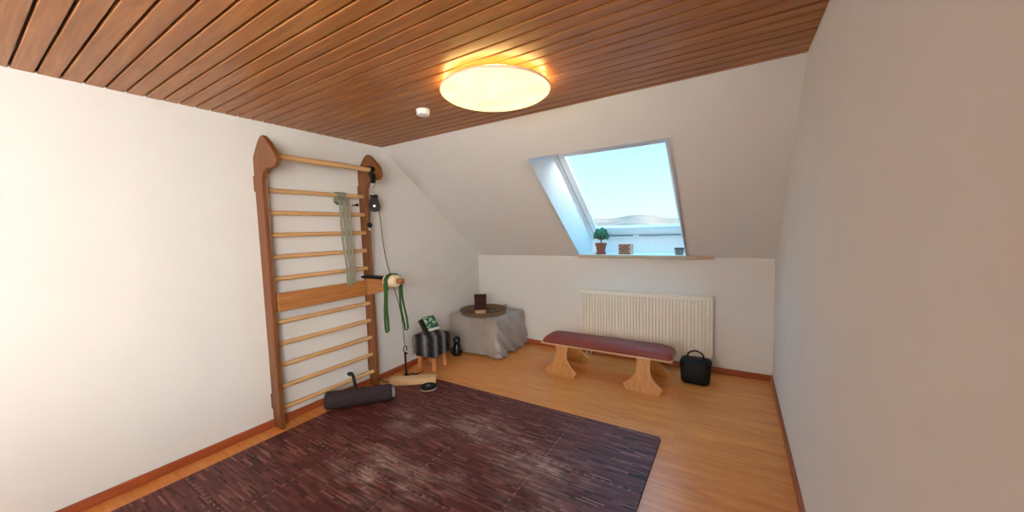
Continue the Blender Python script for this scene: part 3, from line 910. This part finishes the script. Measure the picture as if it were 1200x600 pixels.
# ------------------------------------------------------------------ fur stool
st = thing('fur_stool', 'small square stool with grey and black striped fur cover and wooden legs', 'stool', (.232, 2.855, 0), math.radians(8))
for sx in (-1, 1):
    for sy in (-1, 1):
        bm = new(); cyl(bm, (sx * .098, sy * .098, 0), (sx * .086, sy * .086, .22), .026, 18, .003); obj('leg', bm, M_legs, st, 'auto')
bm = new(); vs = box(bm, (-.148, -.148, .165), (.148, .148, .385), .035, seg=4)
bmesh.ops.subdivide_edges(bm, edges=bm.edges[:], cuts=3, use_grid_fill=True)
for v in bm.verts:
    d = noise.noise(v.co * 28) * .007 + noise.noise(v.co * 9) * .006
    nrm = V((v.co.x, v.co.y, (v.co.z - .27) * .8)).normalized(); v.co += nrm * d
    if v.co.z < .20: v.co.z -= .018 * (.5 + noise.noise(V((v.co.x * 40, v.co.y * 40, 0))))
cov = obj('fur_cover', bm, M_fur, st, True)
bm = new(); rnd = random.Random(3)
for _ in range(5200):
    f = rnd.randrange(5)
    a, b = rnd.uniform(-.146, .146), rnd.uniform(.17, .372)
    if f == 0: p, nn = V((a, -.150, b)), V((0, -1, 0))
    elif f == 1: p, nn = V((.150, a, b)), V((1, 0, 0))
    elif f == 2: p, nn = V((a, .150, b)), V((0, 1, 0))
    elif f == 3: p, nn = V((-.150, a, b)), V((-1, 0, 0))
    else: p, nn = V((a, rnd.uniform(-.146, .146), .385)), V((0, 0, 1))
    tip = p + nn * .006 + V((rnd.uniform(-.006, .006), rnd.uniform(-.006, .006), -.022 if f < 4 else .0))
    if f == 4: tip += V((rnd.uniform(-.014, .014), -.016, 0))
    s = V((rnd.uniform(-1, 1), rnd.uniform(-1, 1), 0)).normalized() * .0022
    bm.faces.new([bm.verts.new(p - nn * .006 - s), bm.verts.new(p - nn * .006 + s), bm.verts.new(tip)])
o = obj('fur_hair', bm, M_fur, st); tag(o, kind='stuff')

# things leaning on the stool: stand of books
TOPZ = .400
def lean(base_pt, rz, tilt, w, h, t):
    """matrix: x across, z up the cover, -y outward front, leaning back"""
    return Matrix.Translation(base_pt) @ Matrix.Rotation(rz, 4, 'Z') @ Matrix.Rotation(-tilt, 4, 'X')
rzb = math.radians(80)
def book(name, label, base_pt, tilt, w, h, t, cover, roll=0.0, pic=None):
    r = thing(name, label, 'book', (0, 0, 0))
    r.matrix_world = lean(base_pt, rzb, tilt, w, h, t) @ Matrix.Rotation(roll, 4, 'Y')
    bm = new(); box(bm, (-w / 2, 0, 0), (w / 2, .003, h), .001); box(bm, (-w / 2, t - .003, 0), (w / 2, t, h), .001); box(bm, (-w / 2, .001, 0), (-w / 2 + .003, t - .001, h), .001)
    obj('cover', bm, cover, r)
    bm = new(); box(bm, (-w / 2 + .004, .0032, .003), (w / 2 - .003, t - .0032, h - .003)); obj('pages', bm, M_paper, r)
    if pic:
        bm = new(); box(bm, (-w / 2 + .001, -.0012, h * .18), (w / 2 - .001, -.0002, h - .004)); obj('cover_picture', bm, pic, r)
        bm = new(); box(bm, (-w / 2 + .001, -.0012, .001), (w / 2 - .001, -.0002, h * .175)); obj('title_strip', bm, plain('white_title_strip', (222, 222, 214), .5), r)
    return r
bp = V((.245, 2.905, TOPZ + .003))
dirn = V((-math.sin(rzb), math.cos(rzb), 0))     # backwards from the covers
M_bluec = plain('blue_green_cover', (34, 78, 96), .4)
book('picture_book', 'book with a green leaf picture leaning upright on the fur stool', bp + V((.0, -.004, .002)), math.radians(42), .150, .190, .012, M_bluec, 0.0, M_pic)
book('black_book', 'black book behind the leafy picture book on the fur stool', bp + dirn * .025 + V((.0, -.006, .001)), math.radians(42), .190, .165, .018, M_blackbook)
book('red_book', 'dark red book at the back of the pile on the fur stool', bp + dirn * .052 + V((.0, -.030, .001)), math.radians(42), .170, .150, .018, M_redbook)

# dark ornament on the floor between stool and draped table
orn = thing('dark_ornament', 'small glossy blue-black rounded ornament on the floor beside the draped table', 'ornament', (.243, 3.262, 0))
bm = new(); lathe(bm, [(.044, 0), (.056, .006), (.060, .030), (.058, .080), (.050, .115), (.043, .135), (.038, .150), (.034, .156)], 32); obj('body', bm, M_nightblue, orn, 'auto')
bm = new(); lathe(bm, [(.034, .155), (.044, .165), (.047, .185), (.044, .208), (.032, .226), (.014, .236), (0, .239)], 28); obj('head', bm, M_nightblue, orn, 'auto')
bm = new(); tube(bm, smooth_curve([(-.056, -.012, .09), (-.080, -.02, .070), (-.084, -.022, .040), (-.062, -.014, .02)], 6), .009, 10); obj('side_handle', bm, M_nightblue, orn, True)

# ------------------------------------------------------------------ draped table in the corner
TX0, TX1, TY0, TY1, TZ = .035, .735, 3.392, 4.035, .460
bm = new()
cx, cy = (TX0 + TX1) / 2, (TY0 + TY1) / 2; ax, ay = (TX1 - TX0) / 2, (TY1 - TY0) / 2
# perimeter of rounded rectangle
def perim(n):
    per = []; rr = .018
    segs = [((-ax + rr, -ay), (ax - rr, -ay), (0, -1)), ((ax, -ay + rr), (ax, ay - rr), (1, 0)), ((ax - rr, ay), (-ax + rr, ay), (0, 1)), ((-ax, ay - rr), (-ax, -ay + rr), (-1, 0))]
    corners = [(ax - rr, -ay + rr, -PI / 2), (ax - rr, ay - rr, 0), (-ax + rr, ay - rr, PI / 2), (-ax + rr, -ay + rr, PI)]
    for (p, q, nn), (ccx, ccy, a0) in zip(segs, corners):
        m = 84 if nn[0] == 0 else 76
        for i in range(m): t = i / m; per.append((p[0] + (q[0] - p[0]) * t, p[1] + (q[1] - p[1]) * t, nn[0], nn[1]))
        for i in range(8):
            a = a0 + PI / 2 * i / 8; per.append((ccx + rr * math.cos(a), ccy + rr * math.sin(a), math.cos(a), math.sin(a)))
    return per
PR = perim(0); NP = len(PR)
def fold(t, x, y, nx, ny, s):
    """outward displacement at depth s (0 top edge, 1 hem)"""
    wx = max(nx, 0) if nx > 0 else 0; wy = max(-ny, 0)
    d = 0.0
    if nx > .3:      # right-hand face: deep diagonal folds starting from the near corner
        v = (y + ay)                       # 0 at near corner
        ph = v - .34 * s ** 1.1            # folds run away and down
        d += nx * (.012 + .045 * s * s ** .3)
        amp = .060 * (s ** .7) * (1 - .35 * min(1, v / .55))
        f1 = 1 - 2 * abs(math.sin(ph * 15 + .6)) ** .7; f2 = 1 - 2 * abs(math.sin(ph * 25 + 1.9)) ** .8
        d += nx * amp * (f1 * .55 + f2 * .38 + .12 * math.sin(ph * 120 + 2)) + nx * .012 * s
        near = math.exp(-v / .14)
        d += nx * .030 * s * near
    if ny < -.3:     # front face: nearly flat, small ripples
        u = x + ax
        d += -ny * (.004 + .020 * s)
        d += -ny * .006 * s * (math.sin(u * 17 + .8) + .5 * math.sin(u * 39 + s * 3))
        if u > ax * 1.55: d += -ny * .030 * s * ((u - ax * 1.55) / (ax * .45)) ** 2
    if nx < -.3: d += .004 * s
    if ny > .3: d += .006 * s
    return d
NS = 26
rings = []
# top: concentric from centre
for k in range(1, 9):
    f = k / 8
    ring = []
    for (x, y, nx, ny) in PR:
        z = TZ + .002 * noise.noise(V((x * f * 7, y * f * 7, 3))) * (1 - f * .4)
        if k == 8: z = TZ - .003
        ring.append(bm.verts.new((cx + x * f, cy + y * f, max(z, TZ - .004))))
    rings.append(ring)
for k in range(1, NS + 1):
    s = k / NS; ring = []
    for i, (x, y, nx, ny) in enumerate(PR):
        d = fold(i / NP, x, y, nx, ny, s) + .004
        hem = .006 + (.010 * (1 + math.sin((y + x) * 31)) if nx > .3 else .012 + .006 * math.sin(x * 12))
        z = TZ - .004 - (TZ - .004 - hem) * s
        px, py = cx + x + nx * d, cy + y + ny * d
        w = .0025 * noise.noise(V((px * 14, py * 14, z * 14)))
        ring.append(bm.verts.new((max(px + nx * w, .018), min(py + ny * w, D - .018), z)))
    rings.append(ring)
c0 = bm.verts.new((cx, cy, TZ))
for i in range(NP): bm.faces.new((c0, rings[0][i], rings[0][(i + 1) % NP]))
for a, b in zip(rings, rings[1:]):
    for i in range(NP):
        j = (i + 1) % NP; bm.faces.new((a[i], b[i], b[j], a[j]))
cl = obj('table_cloth', bm, M_cloth, None, True)
tag(cl, 'taupe grey cloth draped to the floor over the low corner table', 'cloth')

# wicker tray
tray = thing('wicker_tray', 'round dark wicker tray with two handles on the grey cloth', 'tray', (.405, 3.615, TZ + .0035))
TR = .280
bm = new(); lathe(bm, [(TR - .02, .001), (TR - .004, .004), (TR + .008, .045), (TR + .016, .056), (TR + .008, .060), (TR - .004, .052), (TR - .014, .014), (TR - .03, .012)], 72, cap=False)
obj('rim', bm, M_tray, tray, 'auto')
bm = new(); lathe(bm, [(TR - .012, .001), (TR - .012, .013)], 64); obj('tray_floor', bm, M_trayfloor, tray, 'auto')
for s in (-1, 1):
    a0 = math.radians(57) + (PI if s < 0 else 0)
    bm = new(); cpt = V((math.cos(a0), math.sin(a0), 0)); tp = V((-math.sin(a0), math.cos(a0), 0))
    pts = [cpt * (TR + .010) - tp * .036 + V((0, 0, .052)), cpt * (TR + .022) - tp * .030 + V((0, 0, .066)), cpt * (TR + .030) + V((0, 0, .071)), cpt * (TR + .022) + tp * .030 + V((0, 0, .066)), cpt * (TR + .010) + tp * .036 + V((0, 0, .052))]
    tube(bm, smooth_curve(pts, 5), .006, 8); obj('handle', bm, M_tray, tray, True)
# brown leather-like box leaning, tan block, two small lights in the tray
bz = TZ + .0175
r = thing('brown_box', 'mottled dark brown upright box standing in the wicker tray', 'box')
r.matrix_world = Matrix.Translation((.325, 3.650, bz)) @ Matrix.Rotation(math.radians(30), 4, 'Z') @ Matrix.Rotation(math.radians(-9), 4, 'X')
bm = new(); box(bm, (-.076, 0, 0.004), (.076, .035, .155), .005); obj('body', bm, M_brownbox, r)
bm = new(); box(bm, (-.078, -.002, .156), (.078, .037, .212), .006); obj('lid', bm, M_brownbox, r)
r = thing('tan_block', 'small tan block in front of the brown box in the wicker tray', 'block', (.425, 3.520, bz), math.radians(34))
bm = new(); box(bm, (-.066, -.022, 0), (.066, .022, .042), .004); obj('block', bm, M_tan, r)
tea = thing('tealight', 'small pale tealight in the wicker tray right of the tan block', 'candle', (.520, 3.640, bz))
bm = new(); lathe(bm, [(.019, 0), (.020, .014), (.018, .015)], 24); obj('cup', bm, M_chrome, tea, 'auto')
bm = new(); lathe(bm, [(.0175, .010), (.0175, .0135), (.002, .0145), (.0015, .021), (0, .021)], 20); obj('wax', bm, M_paper, tea, 'auto')
t2 = dup(tea); t2.location = (.535, 3.720, bz); t2['label'] = 'small pale tealight at the back right rim inside the wicker tray'

# ------------------------------------------------------------------ bench
bn = thing('padded_bench', 'low plywood bench with burgundy padded seat on four flared legs', 'bench', (2.0015, 3.495, 0))
bl, bw = 1.297, .315
bm = new()
box(bm, (-bl / 2, -bw / 2, .288), (bl / 2, bw / 2, .303), .003); obj('seat_board', bm, M_ply, bn)
bm = new()
nx_, ny_ = 64, 24; L2, W2 = bl / 2 - .006, bw / 2 - .006; topv = []
def cush(u, v):
    # superellipse plan, puffed top
    a, b = 2 * u - 1, 2 * v - 1
    h = (1 - abs(a) ** 14) ** .65 * (1 - abs(b) ** 3.6) ** .55
    return .3045 + .014 + (.064) * max(h, 0)
for i in range(nx_ + 1):
    rowv = []
    for j in range(ny_ + 1):
        a = 2 * i / nx_ - 1; b = 2 * j / ny_ - 1
        a = math.copysign(1 - (1 - abs(a)) ** 1.8, a); b = math.copysign(1 - (1 - abs(b)) ** 1.6, b)
        u, v = (a + 1) / 2, (b + 1) / 2
        x = a * L2; y = b * W2
        # round corners
        ex = max(0, abs(x) - (L2 - .05)); ey = max(0, abs(y) - (W2 - .05))
        if ex > 0 and ey > 0:
            m_ = max(ex, ey); r_ = math.hypot(ex, ey); k = m_ / r_
            x = math.copysign(L2 - .05 + ex * k, x); y = math.copysign(W2 - .05 + ey * k, y)
        rowv.append(bm.verts.new((x, y, cush(u, v))))
    topv.append(rowv)
for i in range(nx_):
    for j in range(ny_): bm.faces.new((topv[i][j], topv[i + 1][j], topv[i + 1][j + 1], topv[i][j + 1]))
edge = [topv[i][0] for i in range(nx_ + 1)] + [topv[nx_][j] for j in range(1, ny_ + 1)] + [topv[i][ny_] for i in range(nx_ - 1, -1, -1)] + [topv[0][j] for j in range(ny_ - 1, 0, -1)]
low = [bm.verts.new((v.co.x, v.co.y, .3035)) for v in edge]
for i in range(len(edge)):
    j = (i + 1) % len(edge); bm.faces.new((edge[i], low[i], low[j], edge[j]))
bm.faces.new(low)
obj('seat_cushion', bm, M_burg, bn, 'auto')
# flared leg outline (x-z), height .285
def leg_outline():
    Ht = .288
    def w(z):
        f = .054 + .006 * max(0, (z - .2) / .088)
        return f + (.222 * (1 - z / .25) ** 2.6 if z < .25 else 0)
    side = [(w(z), z) for z in [Ht - (Ht - .056) * k / 16 for k in range(17)]]
    cap_ = [(.056, Ht + .006), (.030, Ht + .012), (0, Ht + .014), (-.030, Ht + .012), (-.056, Ht + .006)]
    foot = [(.167, .050), (.161, .036), (.140, 0)]
    right = side + foot
    return [(-x, z) for x, z in right[::-1]] + cap_[::-1] + right
LO = leg_outline()
def bench_leg(x, ysg):
    # plate stands nearly upright, foot splayed outwards
    bm = new()
    a = [bm.verts.new((px, 0, pz)) for px, pz in LO]; b = [bm.verts.new((px, .018, pz)) for px, pz in LO]
    bm.faces.new(a); bm.faces.new(list(reversed(b))); n = len(a)
    for i in range(n):
        f = bm.faces.new((a[i], b[i], b[(i + 1) % n], a[(i + 1) % n])); f.material_index = 1
    bmesh.ops.recalc_face_normals(bm, faces=bm.faces)
    yf_, yt = (3.262 - 3.495), (3.318 - 3.495)
    for v in bm.verts:
        yy = yf_ + (yt - yf_) * v.co.z / .288 + v.co.y
        v.co.y = yy * ysg
    for v in bm.verts: v.co.x += x
    return obj('leg', bm, parent=bn, mats=[M_legw, M_edge])
for x in (1.600 - 2.0015, 2.408 - 2.0015):
    bench_leg(x, 1); bench_leg(x, -1)
    bm = new(); box(bm, (x - .02, -.168, .262), (x + .02, .168, .2875), .003); obj('cross_rail', bm, M_legw, bn)

# black bag behind the bench's right end
bag = thing('black_bag', 'black bag on the floor behind the right end of the bench', 'bag', (2.80, 3.74, 0))
bm = new(); box(bm, (-.13, -.10, 0), (.13, .10, .235), .05, seg=5)
for v in bm.verts:
    v.co.x += .012 * noise.noise(v.co * 9); v.co.y += .012 * noise.noise(v.co * 9 + V((4, 0, 0)))
    k = 1 - .25 * (v.co.z / .235) ** 2; v.co.y *= k
obj('body', bm, M_black, bag, True)
bm = new(); tube(bm, smooth_curve([(-.07, -.02, .22), (-.06, -.02, .28), (0, -.02, .31), (.06, -.02, .28), (.07, -.02, .22)], 6), .008, 8); obj('handle', bm, M_blackrub, bag, True)

# ------------------------------------------------------------------ on the window sill
pl = thing('potted_succulent', 'blue-green succulent in a terracotta pot at the left end of the sill', 'potted plant', (1.760, 4.150, SZ + .001))
bm = new(); lathe(bm, [(.050, 0), (.060, .004), (.066, .020), (.062, .020), (.052, .008), (0, .008)], 36); obj('saucer', bm, M_terra, pl, 'auto')
bm = new(); lathe(bm, [(.044, .009), (.056, .080), (.058, .098), (.064, .100), (.067, .130), (.062, .132), (.058, .120), (.0, .118)], 36); pot = obj('pot', bm, M_terra, pl, 'auto')
bm = new(); lathe(bm, [(.057, .1185), (.03, .124), (0, .126)], 24, cap=False); obj('soil', bm, M_soil, pl, True)
bm = new(); stems = []
rnd = random.Random(11)
main = smooth_curve([(0, 0, .12), (.004, .002, .16), (-.002, 0, .20)], 4); tube(bm, main, .008, 8)
tips = [(-.060, .01, .225), (-.030, -.02, .268), (.012, .02, .280), (.050, -.01, .262), (.066, .015, .215), (.020, -.035, .235), (-.020, .035, .240), (-.045, -.03, .205), (.045, .03, .195)]
for t in tips:
    p = smooth_curve([(0, 0, .165), (t[0] * .5, t[1] * .5, .165 + (t[2] - .165) * .45), t], 4); tube(bm, p, .0055, 6)
obj('stem', bm, M_stem, pl, True)
bm = new()
def leaf(base, d, ln, w):
    d = V(d).normalized(); M = axis_matrix(base, d)
    vs = lathe(bm, [(0, 0), (w * .45, ln * .12), (w * .95, ln * .5), (w, ln * .72), (w * .55, ln * .94), (0, ln)], 8)
    for v in vs: v.co = M @ V((v.co.x, v.co.y * .45, v.co.z))
for t in tips:
    t = V(t)
    for i in range(16):
        a = 2.4 * i + rnd.random(); el = -.5 + 1.7 * (i / 16)
        d = (math.cos(a) * math.cos(el), math.sin(a) * math.cos(el), math.sin(el))
        leaf(t - V((0, 0, .010 - .0015 * i)), d, .044 - .0010 * i, .014)
fo = obj('foliage', bm, M_succ, pl, True)

tc_ = thing('terracotta_box', 'perforated terracotta box standing on the sill right of the succulent', 'box', (2.046, 4.165, SZ + .001), math.radians(-9))
bm = new()
w2, d2, h2 = .070, .045, .118
# open box with walls, perforated by insets of holes (dark round recess meshes)
for lo, hi in (((-w2, -d2, 0), (w2, -d2 + .009, h2)), ((-w2, d2 - .009, 0), (w2, d2, h2)), ((-w2, -d2 + .009, 0), (-w2 + .009, d2 - .009, h2)), ((w2 - .009, -d2 + .009, 0), (w2, d2 - .009, h2)), ((-w2 + .009, -d2 + .009, 0), (w2 - .009, d2 - .009, .008))):
    box(bm, lo, hi, .0012, seg=1)
obj('body', bm, M_terra2, tc_)
bm = new()
for j in range(5):
    for i in range(5 - j % 2):
        xx = -w2 + .018 + (i + .5 * (j % 2)) * .0262; zz = .016 + j * .0215
        lathe(bm, [(.0112, 0), (.0104, .0012), (.004, .0006), (0, .0004)], 10, axis_matrix((xx, -d2 + .0004, zz), (0, -1, 0)))
o = obj('perforations', bm, M_hole, tc_)

gp = thing('grey_pot', 'small grey-brown pot on the sill at the right photo edge', 'pot', (2.605, 4.150, SZ + .001))
bm = new(); lathe(bm, [(.034, 0), (.040, .004), (.046, .062), (.042, .062), (.037, .010), (0, .010)], 32); obj('body', bm, M_greypot, gp, 'auto')
bm = new(); lathe(bm, [(.045, .060), (.050, .062), (.050, .073), (.044, .075), (.042, .062)], 32, cap=False); obj('rim', bm, plain('dark_pot_rim', (78, 74, 76), .5), gp, 'auto')

# ------------------------------------------------------------------ outside: pale winter valley
M_snow = NT('snowy_fields_and_woods', .95, .1)
_P = M_snow.n('ShaderNodeNewGeometry').outputs['Position']
_f = M_snow.noise(M_snow.mapping(_P, (.004, .004, .02)), 1.0, 6, .62)
M_snow.color(M_snow.ramp(_f, [(.38, (.09, .080, .072, 1)), (.46, (.13, .105, .09, 1)), (.54, (.19, .135, .108, 1)), (.64, (.22, .14, .105, 1))])); M_snow = M_snow.m
def terrain_h(x, y):
    r = math.hypot(x - 3, y)
    t = min(max((r - 900) / 2200, 0), 1)
    ang = math.degrees(math.atan2(x - 3, y))      # 0 = straight out, negative = left
    ridge = 40 * math.exp(-(abs(ang + 12.3) / 3.2) ** 3) + 20 * math.exp(-((ang + 19) / 3) ** 2) + 104
    n_ = noise.fractal(V((x * .0011, y * .0011, 0)), 1.0, 2.0, 5) * 7
    return -52 + t * t * (3 - 2 * t) * (ridge + n_) + 2.0 * noise.noise(V((x * .01, y * .01, 1)))
bm = new(); NA, NRr = 150, 60; grid = []
for i in range(NRr + 1):
    r = 120 * (3400 / 120) ** (i / NRr); row = []
    for k in range(NA + 1):
        a = math.radians(-75 + 150 * k / NA); x = 3 + r * math.sin(a); y = r * math.cos(a)
        row.append(bm.verts.new((x, y, terrain_h(x, y))))
    grid.append(row)
for i in range(NRr):
    for k in range(NA): bm.faces.new((grid[i][k], grid[i][k + 1], grid[i + 1][k + 1], grid[i + 1][k]))
o = obj('hills', bm, M_snow, None, True); o['kind'] = 'structure'
M_hw = plain('pale_render', (150, 130, 116), .9); M_hr = plain('red_tile_roof', (130, 84, 70), .9)
rnd = random.Random(5)
hroot = None
for k in range(16):
    a = math.radians(rnd.uniform(-22, -6)); r = rnd.uniform(700, 1500)
    x, y = 3 + r * math.sin(a), r * math.cos(a)
    if hroot is None:
        hroot = thing('house', 'tiny pale house in the hazy valley seen through the skylight', 'house', group='distant village houses in the valley')
        bm = new(); box(bm, (-8, -6, -6), (8, 6, 7)); obj('walls', bm, M_hw, hroot)
        bm = new(); vs = [bm.verts.new(p) for p in ((-9, -7, 6.8), (9, -7, 6.8), (9, 7, 6.8), (-9, 7, 6.8), (-9, 0, 12), (9, 0, 12))]
        for idx in ((0, 1, 5, 4), (2, 3, 4, 5), (0, 4, 3), (1, 2, 5), (3, 2, 1, 0)): bm.faces.new([vs[q] for q in idx])
        obj('roof', bm, M_hr, hroot); h_ = hroot
    else: h_ = dup(hroot)
    h_.location = (x, y, terrain_h(x, y)); h_.rotation_euler = (0, 0, rnd.uniform(0, 3))

# ------------------------------------------------------------------ sky
# hazy winter sky: pale low over the valley, brighter overhead, brightest on a fill side added behind the house
w = bpy.data.worlds.new('World'); bpy.context.scene.world = w; w.use_nodes = True
t = w.node_tree; t.nodes.clear()
out = t.nodes.new('ShaderNodeOutputWorld'); bg = t.nodes.new('ShaderNodeBackground'); t.links.new(bg.outputs[0], out.inputs[0])
tc = t.nodes.new('ShaderNodeTexCoord'); sp = t.nodes.new('ShaderNodeSeparateXYZ'); t.links.new(tc.outputs['Generated'], sp.inputs[0])
def wramp(sock, stops):
    cr = t.nodes.new('ShaderNodeValToRGB'); t.links.new(sock, cr.inputs[0])
    while len(cr.color_ramp.elements) < len(stops): cr.color_ramp.elements.new(.5)
    for e, (p, c) in zip(cr.color_ramp.elements, stops): e.position = p; e.color = (*c, 1)
    return cr.outputs[0]
sky = wramp(sp.outputs[2], [(0.0, (.90, 1.0, 1.02)), (.035, (.92, 1.03, 1.06)), (.10, (.80, 1.04, 1.10)), (.22, (.62, 1.0, 1.14)), (.34, (.55, 1.8, 2.7)), (.60, (.80, 3.0, 4.6))])
neg = t.nodes.new('ShaderNodeVectorMath'); neg.operation = 'DOT_PRODUCT'; neg.inputs[1].default_value = (.72, -.69, 0); t.links.new(tc.outputs['Generated'], neg.inputs[0])
side_ = wramp(neg.outputs['Value'], [(.1, (0, 0, 0)), (.45, (1, 1, 1))])
low_ = wramp(sp.outputs[2], [(.30, (1, 1, 1)), (.52, (0, 0, 0))])
mu = t.nodes.new('ShaderNodeMath'); mu.operation = 'MULTIPLY'; t.links.new(side_, mu.inputs[0]); t.links.new(low_, mu.inputs[1]); fill_side = mu.outputs[0]
add = t.nodes.new('ShaderNodeMix'); add.data_type = 'RGBA'; t.links.new(fill_side, add.inputs[0]); t.links.new(sky, add.inputs[6]); add.inputs[7].default_value = (SUN[0], SUN[1], SUN[2], 1)
t.links.new(add.outputs[2], bg.inputs[0]); bg.inputs[1].default_value = 1.0

# sub-parts: pieces that belong to a part
def under(thing_name, child, parent):
    for root in [o for o in C.objects if o.name.split('.')[0] == thing_name]:
        ch = [c for c in root.children if c.name.split('.')[0] == child]; pa = [c for c in root.children if c.name.split('.')[0] == parent]
        for c in ch:
            if pa: c.parent = pa[0]
under('pulley', 'wheel', 'housing'); under('pulley', 'axle', 'housing')
under('ceiling_lamp', 'rim_ring', 'lamp_shade'); under('smoke_detector', 'test_button', 'cover')
under('exercise_arm', 'arm_pad', 'arm'); under('exercise_arm', 'handle_tip', 'roller')
under('anchor_rod', 'clip', 'rod'); under('balance_disc', 'centre_knob', 'top_plate')
under('fur_stool', 'fur_hair', 'fur_cover'); under('potted_succulent', 'soil', 'pot')
for nm in ('picture_book',): under(nm, 'cover_picture', 'cover'); under(nm, 'title_strip', 'cover')
under('terracotta_box', 'perforations', 'body'); under('radiator', 'top_grille', 'front_panel')

# ------------------------------------------------------------------ camera
cam = bpy.data.cameras.new('camera'); co = bpy.data.objects.new('camera', cam); C.objects.link(co)
yaw, pitch, rl = .5572, .0716, -.0305
cyw, syw = math.cos(yaw), math.sin(yaw)
fw = V((-syw * math.cos(pitch), cyw * math.cos(pitch), -math.sin(pitch))); r1 = V((cyw, syw, 0)); u1 = r1.cross(fw)
r2 = r1 * math.cos(rl) + u1 * math.sin(rl); u2 = -r1 * math.sin(rl) + u1 * math.cos(rl)
co.matrix_world = Matrix(((r2.x, u2.x, -fw.x, CAM.x), (r2.y, u2.y, -fw.y, CAM.y), (r2.z, u2.z, -fw.z, CAM.z), (0, 0, 0, 1)))
cam.sensor_width = 36; cam.lens = 420.8 / 1200 * 36; cam.clip_start = .02; cam.clip_end = 8000
sc = bpy.context.scene; sc.camera = co
sc.view_settings.view_transform = 'Standard'; sc.view_settings.look = 'None'; sc.view_settings.gamma = 1
sc.view_settings.use_curve_mapping = False; sc.view_settings.exposure = 0.15
sc.cycles.max_bounces = 10; sc.cycles.diffuse_bounces = 8
